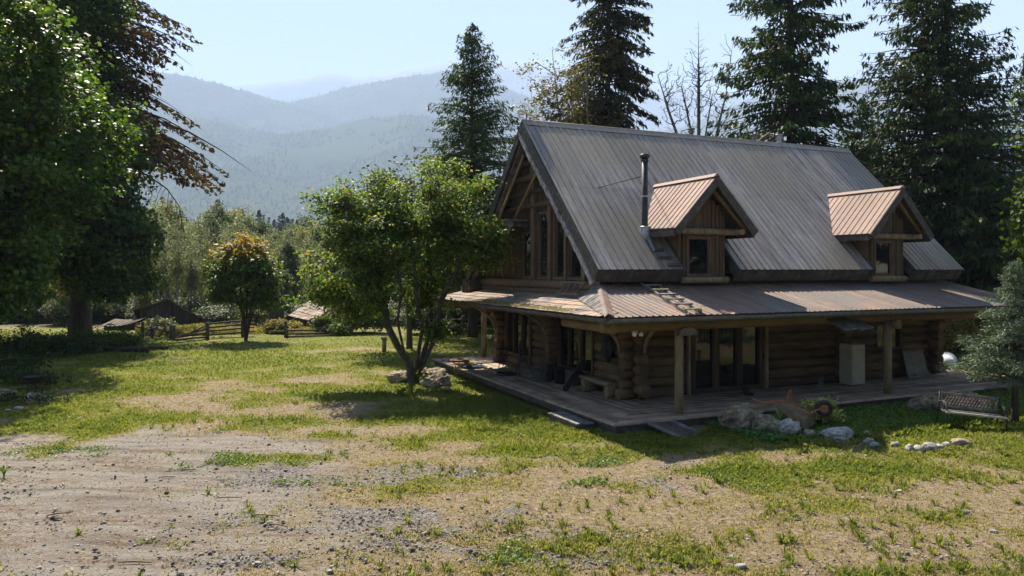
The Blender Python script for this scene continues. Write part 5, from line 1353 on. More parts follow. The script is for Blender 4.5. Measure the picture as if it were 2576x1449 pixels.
for i in range(8):
    f0, f1 = i / 8, (i + 1) / 8; g_ = lambda f: h0 + .02 - .15 * math.sin(math.pi * f) + .2 * f
    xa, xb = x0 - .1 + (x1 - x0 + .2) * f0, x0 - .1 + (x1 - x0 + .2) * f1; mb.quadslab([(xa, -.15, g_(f0)), (xb, -.4, g_(f1)), (xb, 1.6, g_(f1) + .32), (xa, 1.6, g_(f0) + .32)], .06); mb.quadslab([(xa, 1.6, g_(f0) + .32), (xb, 1.6, g_(f1) + .32), (xb, 3.4, g_(f1)), (xa, 3.4, g_(f0))], .06)
mb.build('roof', MAT['fence'], t)
b0 = gp(790, 50.0); t = thing('shed', b0, 'collapsing shed with a patchy shake roof tilted toward the lawn', 'shed')
A_, B_, C_, D_2 = wpt(722, 797, 49.5, b0), wpt(800, 829 - 10, 48.5, b0), wpt(832, 781, 51, b0), wpt(762, 757, 52.5, b0)
A_ = wpt(725, 795, 50, b0); B_ = wpt(788, 808, 48.8, b0); C_ = wpt(829, 778, 51.5, b0); D_2 = wpt(778, 757, 52.8, b0)
mb = MB(); nn = (B_ - A_).cross(D_2 - A_).normalized()
for i in range(6):
    for j in range(11):
        g_ = lambda u, v: (A_.lerp(B_, u)).lerp(D_2.lerp(C_, u), v)
        u0, u1, w0, w1 = j / 11, (j + .94) / 11, i / 6, (i + 1.08) / 6
        if random.random() < .04: continue
        o = nn * random.uniform(0, .05); mb.quadslab([g_(u0, w0) + o, g_(u1, w0) + o, g_(u1, w1) + o * .2, g_(u0, w1) + o * .2], .03)
mb.build('roof', MAT['shake'], t)
mb = MB(); bw = B_.copy(); cw = C_.copy(); board_wall(mb, (bw.x - .1, bw.y + .2, 0), (cw.x - .15, cw.y - .1, 0), -.5, lambda f: B_.z + (C_.z - B_.z) * f - .1); board_wall(mb, (A_.x + .2, A_.y + .2, 0), (bw.x - .12, bw.y + .2, 0), -.5, lambda f: A_.z + (B_.z - A_.z) * f - .08); mb.build('wall', MAT['barn'], t)
mb = MB(); c = C_.lerp(B_, .35); mb.tube([c - nn * .3, c + Vector((0, 0, .5))], .06, 8); mb.build('flue', MAT['iron'], t)
# tall old stump / snag between the lone maple and the shed
s0 = gp(695, 50); t = thing('snag', s0, 'thick grey dead tree stump standing between the lone maple and the shed', 'tree stump')
h_ = zat(715, 50) - s0.z; mb = MB(); mb.tube([(0, 0, -.3), (0, 0, .6), (.03, 0, h_ * .45), (.08, 0, h_ * .8), (.1, 0, h_)], [.62, .52, .48, .42, .3], 14, jit=.06); mb.build('stub', MAT['stump'], t)

# ================================================================== TREES
def tree_at(px, Yd): return gp(px, Yd)
# middle shrub tree (several stems from one base)
b0 = tree_at(1042, 25.7)
def rel(px, py, Yd): return tuple(Vector(((px - CX) / F * Yd, Yd, zat(py, Yd))) - b0)
st = [[rel(1042, 968, 25.7), rel(1030, 915, 25.6), rel(1000, 870, 25.5), rel(975, 820, 25.3), rel(965, 760, 25.1), rel(945, 690, 24.9), rel(905, 600, 24.7), rel(870, 520, 24.6)],
      [rel(1046, 960, 25.7), rel(1060, 900, 25.8), rel(1078, 850, 25.9), rel(1085, 770, 26), rel(1082, 680, 26.0), rel(1070, 560, 26.1), rel(1060, 450, 26.2)],
      [rel(1040, 960, 25.7), rel(1052, 890, 25.5), rel(1062, 830, 25.4), rel(1050, 760, 25.2), rel(1040, 650, 25.1), rel(1000, 520, 25), rel(980, 440, 25)],
      [rel(1048, 955, 25.8), rel(1072, 880, 26.1), rel(1098, 800, 26.3), rel(1120, 700, 26.5), rel(1150, 600, 26.6), rel(1180, 500, 26.6)],
      [rel(1035, 930, 25.6), rel(1015, 880, 25.2), rel(1000, 810, 24.8), rel(1010, 730, 24.6), rel(990, 640, 24.5)],
      [rel(1050, 950, 25.8), rel(1090, 860, 25.6), rel(1110, 760, 25.4), rel(1160, 660, 25.2), rel(1215, 600, 25.0)]]
def bl(px, py, Yd, rx, ry, rz, w_): r = rel(px, py, Yd); return (r[0], r[1], r[2], rx, ry, rz, w_)
blobs = [bl(1010, 570, 25.6, 2.35, 2.2, 2.3, 3.2), bl(900, 590, 25.2, 1.7, 1.6, 1.5, 1.4), bl(1090, 500, 26, 1.5, 1.6, 1.5, 1.3), bl(1130, 585, 25.8, 1.35, 1.5, 1.5, 1.3), bl(860, 690, 25.0, 1.45, 1.2, 1.15, 1.2), bl(930, 740, 24.8, 1.0, 1.0, .8, .5),
         bl(1000, 430, 25.6, 1.2, 1.2, .8, .6), bl(1235, 590, 25.0, .85, .8, .55, .6), bl(1210, 645, 25.2, .8, .7, .5, .5), bl(850, 520, 25.2, .9, .9, .8, .4), bl(1180, 480, 25.6, .8, .8, .6, .35), bl(1060, 740, 25.8, .9, 1.0, .8, .35), bl(900, 770, 25, .9, .8, .55, .4), bl(820, 735, 25.2, .9, .8, .6, .45), bl(1050, 960, 25.4, .45, .3, .5, .06), bl(1090, 830, 25.4, .4, .3, .5, .08)]
def tint_s(P, t): return t ** 1.5 * .92 + .12 * (fbm(P[:, 0] * 1.2, P[:, 2] * 1.2, 2, 5) - .4) * 2
deciduous('vine_maple', b0, st, blobs, 900, 62, .108, LM['shrub'], M('lichen_bark', (.13, .12, .10), (.04, .034, .028), 5, (1.4, 1.4, .8), .9, .8, .03, fine=20, c3=(.06, .052, .043)), 'bushy many-stemmed tree standing before the left corner of the log house', seed=4, spread=.21, hs=.8, hole=.42, shell=.15, lump=.5, tintfn=tint_s, r_tip=.0085, expo=.44, upbias=.9, base_flare=1.35)
# darker tree behind it
b0 = tree_at(1030, 37); hh = zat(375, 37)
deciduous('dark_tree', b0, [[(0, 0, -.2), (0, 0, 2), (.1, 0, 4), (.2, 0, 6.5), (0, 0, 9)]], [(0, 0, 6.2, 2.6, 2.4, 3.4, 2), (-1.8, 0, 5.5, 2, 1.8, 1.8, 1), (1.8, 0, 5.6, 2.2, 1.8, 2.6, 1)], 330, 48, .16, LM['dark'], MAT['bark'], 'dark leafy tree hidden behind the bushy many-stemmed tree', seed=9, spread=.42, r_tip=.012)
# lone maple
b0 = tree_at(618, 41.6)
def rl(px, py, dy=0): Yd = 41.6 + dy; return tuple(Vector(((px - CX) / F * Yd, Yd, zat(py, Yd))) - b0)
st = [[rl(618, 860), rl(616, 820), rl(612, 770, .1), rl(600, 700, .3), rl(580, 640, .4)], [rl(619, 858), rl(620, 810), rl(622, 740), rl(622, 660), rl(618, 610)], [rl(620, 856), rl(628, 800, -.2), rl(636, 740, -.4), rl(655, 670, -.5)], [rl(618, 850), rl(610, 790, -.3), rl(592, 740, -.6), rl(560, 700, -.7)], [rl(621, 850), rl(634, 790, .2), rl(655, 740, .4), rl(685, 700, .5)]]
def b2(px, py, rx, rz, w_, dy=0): r = rl(px, py, dy); return (r[0], r[1], r[2], rx, rx * .95, rz, w_)
def tint_l(P, t):
    return t * .5 + .75 * sstep(3.9, 5.6, P[:, 2] + .6 * (fbm(P[:, 0], P[:, 1], 2, 3) - .5)) * (.35 + t * .9)
deciduous('lone_maple', b0, st, [b2(612, 690, 1.85, 1.9, 3), b2(560, 700, .95, 1.0, .8), b2(665, 700, .95, 1.1, .9), b2(618, 630, 1.2, .9, 1), b2(560, 745, .7, .5, .4), b2(672, 750, .8, .5, .5)], 330, 36, .20, LM['loneleaf'], MAT['bark'], 'small round-headed maple with orange top standing alone by the split rail fence', seed=12, spread=.24, hs=.8, shell=.3, tintfn=tint_l, r_tip=.010, upbias=.9)
# big dark maple on the left
b0 = tree_at(195, 42)
st = [[(0, 0, -.3), (0, 0, 2.5), (.1, .1, 5), (.1, .2, 9), (0, 0, 14), (0, 0, 19)], [(0, 0, 2.6), (1.2, -.5, 4.5), (2.6, -1, 7.5), (3.6, -1.2, 11)], [(0, 0, 3), (-1.4, -.6, 5), (-3.5, -1.5, 8), (-5, -2, 12)], [(0, 0, 4), (.5, -2, 6.5), (.8, -4.2, 9.5), (1, -5.5, 13)]]
bb = [(-2.8, -1, 16, 5.4, 5, 8, 4.5), (-4.5, -1, 9, 4.4, 4, 5.5, 2), (1.2, -1.5, 9.5, 2.9, 3.6, 4.0, 1.6), (2.2, -1, 4.4, 2.6, 2.8, 2.2, 1), (-4.0, -2, 4.2, 3.0, 3.2, 2.2, .9), (2.6, -1, 6.4, 2.0, 2.5, 1.8, .6), (-.5, -4, 6.8, 3.2, 2.5, 3, 1), (.4, -6.5, 11, 3.5, 3.3, 4.6, 1.6)]
def tint_m(P, t): return t * .75 + .25 * (fbm(P[:, 0] * .5, P[:, 2] * .5, 3, 8))
deciduous('big_maple', b0, st, bb, 2200, 60, .235, LM['maple'], MAT['bark'], 'very large dark-leaved maple with a thick trunk at the left of the lawn', seed=21, spread=.40, hs=1.8, hole=.47, shell=.35, r_tip=.018, tintfn=tint_m, expo=.42, step=.8, lump=.45, width=.85)
# second maple reaching in from the left edge
b0 = tree_at(-260, 27)
deciduous('edge_maple', b0, [[(0, 0, -.3), (0, 0, 3), (.2, 0, 7), (0, 0, 12)], [(0, 0, 3), (1.5, 0, 5), (3.5, .3, 7)], [(0, 0, 2.5), (1.5, .5, 3.6), (3.6, .8, 4.4)]],
          [(0, 0, 9.5, 5, 5, 6, 3), (2.6, .5, 6.5, 2.6, 3, 3.2, 1.6), (3.2, 0, 11.5, 2.8, 3, 4.4, 1.8), (2.4, .5, 3.4, 2.6, 2.4, 1.3, .9), (2.3, 5, 9.3, 3.4, 3.2, 4, 1.6)], 1100, 56, .20, LM['maple'], MAT['bark'], 'maple at the left edge of the picture whose trunk stands outside it', seed=22, spread=.34, hs=1.5, hole=.45, shell=.35, r_tip=.016, tintfn=tint_m, step=.8, lump=.45, width=.85)
# dying brown conifer behind it
conifer('brown_conifer', tree_at(212, 47), 27, 9.8, LM['brown'], MAT['bark'], 'half dead conifer with red-brown needles showing right of the large dark maple', seed=31, zb=12, nbr=560, spray=.42, per=125, tr=.4, prof=lambda t: (1 - t) ** .5 * (.75 + .25 * math.sin(t * 15)), hang=.55, sw=.5, droop=.15, upturn=.05, bare=.16)
# bare drooping limb at the right side of that conifer
mb_p = []
rg = np.random.default_rng(77)
root = bpy.data.objects['brown_conifer']; o_ = np.array(root.location)
def wabs(px, py, Yd): return np.array([(px - CX) / F * Yd, Yd, zat(py, Yd)]) - o_
main = np.array([wabs(300, 420, 45), wabs(370, 440, 44.5), wabs(420, 475, 44.2), wabs(452, 520, 44.2), wabs(458, 570, 44.3)]); mb_p.append((main, np.array([.06, .05, .035, .025, .012])))
for k in range(34):
    f = rg.random(); i = min(3, int(f * 4)); p = main[i] + (main[i + 1] - main[i]) * (f * 4 - i); l = rg.uniform(.8, 2.0)
    d = np.array([rg.normal() * .4 - .2, rg.normal() * .4, -.6 - rg.random()]); d /= np.linalg.norm(d); s_ = np.array([rg.normal() * .3, 0, 0])
    mb_p.append((np.array([p, p + d * l * .4 + s_ * .5 + [0, 0, .12], p + d * l * .75 + s_, p + d * l + s_ * .7]), np.array([.018, .014, .010, .005])))
fast_tubes('bare_limb', mb_p, MAT['bark'], root)
# conifer left of the house peak
conifer('cedar', tree_at(1190, 44), zat(62, 44), 5.6, LM['cedar'], MAT['bark'], 'pointed green cedar rising behind the left side of the house roof', 'tall conifers behind the house', seed=41, zb=3, nbr=520, spray=.42, per=80, tr=.26, prof=lambda t: (1 - t) ** .85 + .05, hang=1.1, sw=.26, droop=.12, upturn=.25)
# brown-black spruce behind the ridge
conifer('spruce', tree_at(1528, 47), 36, 4.5, LM['spruce'], MAT['bark'], 'tall dark brownish spruce with drooping tiers behind the house ridge', 'tall conifers behind the house', seed=42, zb=6, nbr=640, spray=.45, per=115, tr=.3, prof=lambda t: (1 - t) ** .75, hang=1.3, sw=.32, droop=.45, upturn=.1)
conifer('cedar', tree_at(1995, 41), 38, 5.3, LM['cedar'], MAT['bark'], 'tall open cedar with visible straight trunk behind the middle of the roof', 'tall conifers behind the house', seed=43, zb=5, nbr=640, spray=.46, per=115, tr=.34, prof=lambda t: (1 - t) ** .8, hang=1.3, sw=.30, droop=.35, upturn=.35, gap=.6)
conifer('cedar', tree_at(2330, 41), 27.5, 7.3, LM['cedar'], MAT['bark'], 'broad twin-trunked cedar behind the right end of the house roof', 'tall conifers behind the house', seed=44, zb=1.5, nbr=860, spray=.48, per=115, tr=.33, prof=lambda t: (1 - t) ** .7, hang=1.3, sw=.30, droop=.35, upturn=.3, gap=.5, twin=(1.25, .2, .96))
conifer('cedar', tree_at(2590, 46), 17.5, 6.2, LM['cedar'], MAT['bark'], 'thin-topped cedar at the upper right edge of the picture', 'tall conifers behind the house', seed=45, zb=1.5, nbr=380, spray=.42, per=60, tr=.25, prof=lambda t: (1 - t) ** .85 + .02, hang=1.2, sw=.30, droop=.3)
for i, (px, Yd, Hh, r, lb) in enumerate([(2180, 47, 11.5, 4.2, 'dense dark cedar low behind the roof between the two tall cedars'), (2480, 38, 9.5, 3.8, 'dense dark cedar behind the blue spruce at the right'), (1900, 50, 9.5, 3.2, 'low dark cedar under the left side of the open cedar'), (2165, 52, 16.0, 5.2, 'dark cedar filling the gap between the open cedar and the twin-trunked one'), (2470, 48, 14.5, 5.0, 'dark cedar right of the twin-trunked one')]):
    conifer('cedar', tree_at(px, Yd), Hh, r, LM['cedar'], MAT['bark'], lb, 'tall conifers behind the house', seed=50 + i, zb=.6, nbr=330, spray=.5, per=60, tr=.25, prof=lambda t: (1 - t) ** .6, hang=1.2, sw=.34, droop=.3)
# sparse leafed birch left of the spruce
b0 = tree_at(1440, 44); mk = lambda x, y, z: (x, y, z)
deciduous('birch', b0, [[(0, 0, 0), (0, 0, 6), (-.3, 0, 10), (-.9, 0, 14), (-1.2, 0, 17)], [(0, 0, 5), (.6, 0, 9), (.9, 0, 13), (.8, 0, 17.5)], [(0, 0, 5.5), (-1.4, 0, 9.5), (-2.3, 0, 13)]],
          [(-1.7, 0, 13, 2.0, 1.6, 4, 2.4), (.3, 0, 13.8, 1.7, 1.5, 4.4, 2), (-2.4, 0, 10.8, 1.2, 1, 1.8, .8), (.8, 0, 10, 1.5, 1.2, 2, .8)], 430, 16, .15, LM['birch'], MAT['barkpale'], 'thin half-bare birch with scattered yellowish leaves left of the dark spruce', seed=61, spread=.30, shell=.1, r_tip=.012, expo=.38)
# bare tree
b0 = tree_at(1757, 40)
deciduous('bare_tree', b0, [[(0, 0, 0), (0, 0, 8), (.02, 0, 12), (0, 0, 17.4)], [(0, 0, 8.0), (-.7, 0, 10), (-1.6, 0, 12.5), (-2.2, 0, 14.5)], [(0, 0, 8.5), (.8, 0, 10.5), (1.5, 0, 13.5), (1.9, 0, 16.5)], [(0, 0, 9.5), (-.4, .4, 12), (-.8, .5, 14)], [(0, 0, 9), (.5, .3, 11.5), (.9, .5, 13.6)]],
          [(-1.0, 0, 12.5, 1.1, 1.0, 2.4, 1), (.9, 0, 13, 1.1, 1.0, 2.8, 1), (0, 0, 14.4, .9, .8, 2.4, 1.2), (-.5, 0, 10.5, 1.7, 1.2, 1.3, .5), (-1.6, 0, 13.6, .7, .7, 1.8, .5), (1.5, 0, 14.2, .6, .6, 2.4, .5)], 760, .5, .09, LM['birch'], MAT['barkgrey'], 'leafless young tree with upswept bare branches behind the ridge', seed=62, spread=.2, shell=.05, r_tip=.0082, expo=.44, step=.35, upbias=1.6)
# green tree tops just behind the ridge
for i, (px, Yd, hgt, rr, lb) in enumerate([(1600, 42, 10.6, 1.8, 'light green shrub top behind the ridge at the foot of the dark spruce'), (1700, 52, 11.0, 1.4, 'thin low tree behind the ridge left of the bare tree'), (1470, 40, 9.3, 1.6, 'leafy shrub top just behind the left end of the ridge')]):
    deciduous('shrub_tree', tree_at(px, Yd), [[(0, 0, 0), (0, 0, hgt * .5), (0, 0, hgt * .9)]], [(0, 0, hgt - 1.4, rr, rr, 1.5, 1), (.6, 0, hgt - 3, rr, rr, 2, 1)], 110, 30, .17, LM['bush'] if i != 1 else LM['birch'], MAT['bark'], lb, seed=70 + i, spread=.3)
# tree reaching in at the right edge
b0 = tree_at(2760, 27)
deciduous('right_maple', b0, [[(0, 0, 0), (0, 0, 4), (0, 0, 9)], [(0, 0, 3), (-1, 0, 5), (-2.0, 0, 6.6)], [(0, 0, 2.5), (-1.1, 0, 3.6), (-2.0, 0, 4.2)]],
          [(0, 0, 7.5, 2.2, 2, 3.8, 2), (-1.4, 0, 6.2, 1.15, 1.4, 2.3, 1.6), (-1.1, 0, 11.2, 1.0, 1, 1.2, .5)], 260, 38, .2, LM['bush'], MAT['bark'], 'leafy maple reaching in at the right edge above the blue spruce', seed=75, spread=.36, width=.85)
# blue spruce by the garden bench
conifer('blue_spruce', tree_at(2553, 19.0), zat(660, 19.0), 1.65, LM['blue'], MAT['bark'], 'young blue-green spruce beside the garden bench', 'conifer', seed=81, zb=1.0, nbr=150, spray=.13, per=330, tr=.075, prof=lambda t: (1 - t) ** .95 + .02, hang=-.15, sw=.17, droop=-.16, upturn=.12, gap=.3)

# bushes
def bush(px, Yd, rx, ry, rz, mat, label, name='bush', seed=1, n=90, per=40, leaf=.1, spread=.16, z=0, cat='bush', group=None, lobes=False, width=.6):
    b0 = tree_at(px, Yd)
    return deciduous(name, b0, [[(0, 0, -.05), (0, 0, rz * .5), (0, 0, rz)]] + [[(0, 0, 0), (rx * .5 * c, ry * .4 * s, rz * .8)] for c, s in ((1, .3), (-1, .5), (.4, -1), (-.5, -.8))],
                     [(0, 0, rz * .95, rx, ry, rz * .85, 2), (rx * .5, 0, rz * .7, rx * .6, ry * .6, rz * .6, 1), (-rx * .5, 0, rz * .65, rx * .6, ry * .6, rz * .6, 1)], n, per, leaf, mat, MAT['bark'], label, cat=cat, group=group, seed=seed, spread=spread, shell=.2, r_tip=.005, lobes=lobes, width=width, base_flare=1, cname='foliage')
bush(2058, 18.6, .42, .4, .42, LM['vari'], 'cream-edged variegated shrub right of the wheelbarrow wheel', seed=91, n=60, per=26, leaf=.10, spread=.10)
bush(2400, 33.5, 1.1, 1.2, 1.25, LM['gold'], 'golden-leaved shrub beyond the right end of the deck', seed=92, n=120, per=40, leaf=.13)
bush(2475, 36, 1.6, 1.2, 1.6, LM['bush'], 'green shrub behind the golden one', seed=93, n=120, per=40, leaf=.14)
for i, (px, Yd, rx, rz, mt, lb) in enumerate([
    (290, 36.5, 1.1, .55, 'bush', 'low yellow-green bush under the large maple trunk'), (235, 35.5, 1.2, .6, 'bush', 'green bush left of the low yellow-green one under the maple'),
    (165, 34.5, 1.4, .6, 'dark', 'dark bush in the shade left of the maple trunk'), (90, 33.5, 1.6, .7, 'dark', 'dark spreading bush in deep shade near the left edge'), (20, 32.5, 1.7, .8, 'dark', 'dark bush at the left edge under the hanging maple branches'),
    (318, 37.0, .6, .35, 'bush', 'small bush by the fallen log'), (400, 48, .8, .42, 'alder', 'pale bush in front of the barn corner'),
    (885, 47, 1.2, 1.3, 'bush', 'rounded green bush right of the collapsing shed'), (915, 46, 1.5, 1.2, 'bush', 'wide green bush between the shed and the bushy tree'), (850, 44.8, .7, .35, 'bush', 'low bush in front of the shed wall'),
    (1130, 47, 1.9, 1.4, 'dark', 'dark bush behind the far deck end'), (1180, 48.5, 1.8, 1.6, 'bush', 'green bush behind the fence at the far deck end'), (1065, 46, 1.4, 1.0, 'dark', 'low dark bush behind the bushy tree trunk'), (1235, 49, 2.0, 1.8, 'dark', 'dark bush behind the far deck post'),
    (700, 46, .7, .45, 'weeds', 'yellowing shrub at the foot of the grey stump'), (728, 47.0, .6, .38, 'gold', 'orange-yellow shrub left of the collapsing shed'), (650, 52, 1.6, 1.3, 'alder', 'light green shrub behind the lone maple trunk'), (812, 45.5, .35, .7, 'bush', 'small upright shrub before the shed'),
    (1120, 44, 1.0, .5, 'dark', 'low dark bush just beyond the far deck end'), (2560, 33, 1.5, 1.4, 'bush', 'green shrub behind the blue spruce'), (2300, 36, 1.6, 1.6, 'dark', 'dark shrub behind the right end of the porch')]):
    bush(px, Yd, rx, rx * .8, rz, LM[mt], lb, seed=100 + i, n=int(40 + 50 * rx), per=40, leaf=.11 if Yd < 40 else .16, spread=.2)
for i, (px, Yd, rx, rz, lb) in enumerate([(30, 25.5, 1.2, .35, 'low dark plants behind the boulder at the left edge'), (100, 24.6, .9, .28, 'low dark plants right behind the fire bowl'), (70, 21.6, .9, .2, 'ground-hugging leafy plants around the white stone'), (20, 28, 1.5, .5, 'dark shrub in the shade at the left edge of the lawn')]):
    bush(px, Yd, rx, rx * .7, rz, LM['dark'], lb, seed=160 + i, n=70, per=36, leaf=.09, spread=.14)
# dark trees beyond the far deck end
for i, (px, Yd, hgt, rr, lb) in enumerate([(1195, 52, 12, 3.0, 'dark trunked fir behind the far end of the deck'), (1110, 56, 13, 3.4, 'dark fir behind the bushy tree and the far fence')]):
    conifer('fir', tree_at(px, Yd), hgt, rr, LM['cedar'], MAT['bark'], lb, seed=120 + i, zb=2.8, nbr=220, spray=.5, per=46, tr=.42, hang=1.1, sw=.32)
# fallen log at the left
mb = MB(); mb.log((-.9, 0, .1), (1.1, .3, .12), .13, 9, .1); mb.log((-.3, .1, .2), (-.9, .5, .5), .05, 7, .1); o = mb.build('fallen_log', MAT['bark']); o.location = gp(310, 35.3); tag(o, 'dark fallen log lying at the end of the bushes under the large maple', 'log')
mb = MB(); mb.log((-.9, 0, .06), (.9, .25, .07), .08, 8, .12); o = mb.build('fallen_log', MAT['bark']); o.location = gp(372, 36.6); tag(o, 'thin fallen log in the grass right of the thicker dark one', 'log')

# ------------------------------------------------------------------ the wood beyond: individual trees from a few shapes
def proto_alder(i, mat, H_, r, bmat):
    rg = np.random.default_rng(300 + i)
    return deciduous('forest_tree', (0, 0, 0), [[(0, 0, -.5), (rg.normal() * .2, 0, H_ * .45), (rg.normal() * .5, 0, H_ * .75), (rg.normal() * .4, 0, H_)]],
        [(0, 0, H_ * .72, r, r, H_ * .28, 3), (rg.normal() * .8, 0, H_ * .5, r * .8, r * .8, H_ * .2, 1.2), (rg.normal() * .6, 0, H_ * .88, r * .6, r * .6, H_ * .12, .8), (0, 0, H_ * .25, r * .8, r * .8, H_ * .2, .9)], 190, 30, .32, mat, bmat, 'x', seed=300 + i, spread=.5, shell=.15, r_tip=.018, lump=.5, step=.9)
def sparse_alder(i, H_, r):
    rg = np.random.default_rng(350 + i)
    return deciduous('forest_tree', (0, 0, 0), [[(0, 0, -.5), (rg.normal() * .3, 0, H_ * .45), (rg.normal() * .6, 0, H_ * .75), (rg.normal() * .8, 0, H_)]],
        [(0, 0, H_ * .68, r, r, H_ * .33, 3)], 190, 11, .26, LM['alder'], MAT['barkpale'], 'x', seed=350 + i, spread=.5, shell=.1, r_tip=.022, lump=.5, step=.9)
LM['alder2'] = leafmat('yellowing_alder', [(.10, .11, .03), (.19, .17, .05), (.28, .22, .06)], .35, .6, .25)
LM['alder3'] = leafmat('grey_green_alder', [(.05, .07, .035), (.09, .11, .05), (.13, .15, .07)], .35, .6, .25)
protos = [proto_alder(0, LM['alder'], 12, 2.3, MAT['barkpale']), proto_alder(1, LM['alder2'], 12, 2.5, MAT['barkpale']), proto_alder(2, LM['alder3'], 13, 2.1, MAT['barkpale']), proto_alder(3, LM['bush'], 11, 2.8, MAT['bark']), sparse_alder(0, 13, 1.8), sparse_alder(1, 12, 1.6)]
flabel = ['leafy green alder in the hazy wood beyond the barn and the shed', 'yellowing alder in the hazy wood beyond the barn and the shed', 'grey-green slender tree in the hazy wood beyond the barn and the shed', 'rounded fresh green tree in the wood beyond the lawn', 'thin nearly leafless alder in the hazy wood beyond the barn', 'thin leaning sparse alder in the hazy wood beyond the barn']
fp = [conifer('forest_conifer', (0, 0, 0), 16, 2.8, LM['fir'], MAT['bark'], 'x', seed=401, zb=1.5, nbr=170, spray=.8, per=34, tr=.25, hang=.8, sw=.4), conifer('forest_conifer', (0, 0, 0), 16, 2.2, LM['fir'], MAT['bark'], 'x', seed=402, zb=2, nbr=120, spray=.7, per=24, tr=.25, hang=.8, sw=.4)]
flab2 = ['dark hazy fir with full branches rising above the wood', 'slim dark hazy fir rising above the wood']
rg = np.random.default_rng(99); first = [True] * 8
def place(k, px, Yd, top, lab, group):
    src = (protos + fp)[k]; o = src if first[k] else copy_tree(src); first[k] = False
    g = gp(px, Yd); s = (zat(top, Yd) - g.z) / ([12, 12, 13, 11, 13, 12, 16, 16][k]); o.location = g; o.rotation_euler = (0, 0, rg.random() * 6.28); o.scale = (s * (rg.uniform(.62, .85) if k < 6 else rg.uniform(.9, 1.1)),) * 2 + (s,)
    tag(o, lab, None, group); o['category'] = 'tree'
    if k > 5: o.scale = (o.scale[0] * 1.45, o.scale[1] * 1.45, o.scale[2])
TOP = lambda px: float(np.interp(px, [0, 330, 400, 500, 545, 600, 700, 760, 850, 1000, 1200, 1500], [560, 545, 520, 555, 522, 545, 580, 560, 570, 560, 540, 520]))
for row, (Yd, n) in enumerate([(60, 38), (68, 44), (80, 46), (95, 46), (112, 40)]):
    for i in range(n):
        px = 20 + (1280 - 20) * (i + rg.random()) / n
        if 1240 < px: continue
        top = TOP(px) - 6 + rg.uniform(-8, 34) + max(0, 3 - row) * 14
        if row == 0: top += rg.uniform(20, 70) * (1 if 540 < px < 900 else .3)
        if row < 3 and 300 < px < 800: k = int(rg.choice([4, 5, 4, 5, 4, 5, 2]))
        else: k = int(rg.choice([0, 1, 2, 4, 5, 0, 3] if px < 720 else [0, 3, 2, 1, 3]))
        place(k, px, Yd + rg.uniform(-4, 4), top, flabel[k], 'trees of the hazy wood beyond the lawn')
place(2, 545, 95, 512, flabel[2], 'trees of the hazy wood beyond the lawn'); place(0, 395, 96, 515, flabel[0], 'trees of the hazy wood beyond the lawn')
for px, Yd, top, k in [(548, 230, 512, 6), (536, 240, 528, 7), (562, 225, 535, 6), (527, 250, 540, 7), (608, 240, 536, 6), (652, 260, 538, 6), (662, 265, 550, 7), (640, 260, 560, 6), (700, 300, 552, 7), (712, 310, 545, 6), (722, 300, 556, 6), (735, 320, 560, 7), (748, 330, 562, 6), (760, 330, 556, 7), (772, 340, 560, 6), (690, 320, 562, 6), (590, 260, 560, 7), (410, 230, 505, 7), (425, 240, 530, 6), (350, 240, 520, 6), (455, 250, 540, 7), (575, 245, 548, 7), (786, 350, 566, 6), (675, 330, 556, 7)]:
    place(k, px, Yd, top - 10, flab2[k - 6], 'firs rising above the hazy wood')
for i in range(26):
    place(6 + int(rg.integers(2)), rg.uniform(560, 1150), rg.uniform(330, 420), rg.uniform(548, 580), 'faint blue-grey fir in the far row above the wood', 'faint firs of the far row')
# understorey closing the wood beneath the crowns
US = bush(0, 60, 2.6, 2.2, 2.0, LM['alder3'], 'x', name='understory_bush', seed=190, n=110, per=34, leaf=.26, spread=.4, z=0)
for i in range(46):
    o = US if i == 0 else copy_tree(US); px = -60 + 1330 * (i + rg.random()) / 46; Yd = rg.uniform(56, 66); o.location = gp(px, Yd); k_ = rg.uniform(.45, .85); o.scale = (k_ * 1.2, k_, k_ * rg.uniform(.5, .9)); o.rotation_euler = (0, 0, rg.random() * 6)
    tag(o, 'dull green bush of the undergrowth at the foot of the hazy wood', 'bush', 'undergrowth at the foot of the hazy wood')
# wood behind the house on the right
for i, (px, Yd, top, k) in enumerate([(1330, 60, 430, 3), (1400, 62, 400, 0), (1500, 60, 390, 3), (1620, 64, 380, 2), (1700, 62, 370, 0), (1800, 58, 380, 3), (1880, 64, 360, 2), (2080, 60, 380, 3), (2200, 56, 400, 3), (2300, 60, 420, 3), (2420, 54, 460, 3), (2520, 52, 480, 3), (2600, 52, 450, 3)]):
    place(k, px, Yd, top, 'leafy tree of the wood behind the house, mostly hidden by the roof', 'wood behind the house')

# dark firs standing behind the viewpoint: they show in the window glass and close off the sky on that side
for i, (x, y, s) in enumerate([(-30, -34, 1.5), (-20, -36, 1.7), (-11, -32, 1.5), (-3, -35, 1.6), (5, -31, 1.5), (13, -34, 1.6), (21, -31, 1.6), (30, -33, 1.6), (40, -26, 1.5), (-25, -48, 1.8), (-15, -50, 1.7), (-6, -48, 1.8), (2, -50, 1.7), (9, -48, 1.8), (17, -50, 1.8), (26, -48, 1.8), (44, 2, 1.5), (46, -8, 1.6), (50, -17, 1.6), (43, 12, 1.5), (47, 20, 1.6), (54, -3, 1.8), (55, 8, 1.8), (52, 28, 1.7)]):
    o = copy_tree(fp[i % 2]); o.location = (x, y, 0); o.scale = (s * 1.5, s * 1.5, s); o.rotation_euler = (0, 0, i); tag(o, 'tall dark fir of the row facing the house, mirrored in the window glass', 'tree', 'firs mirrored in the windows')

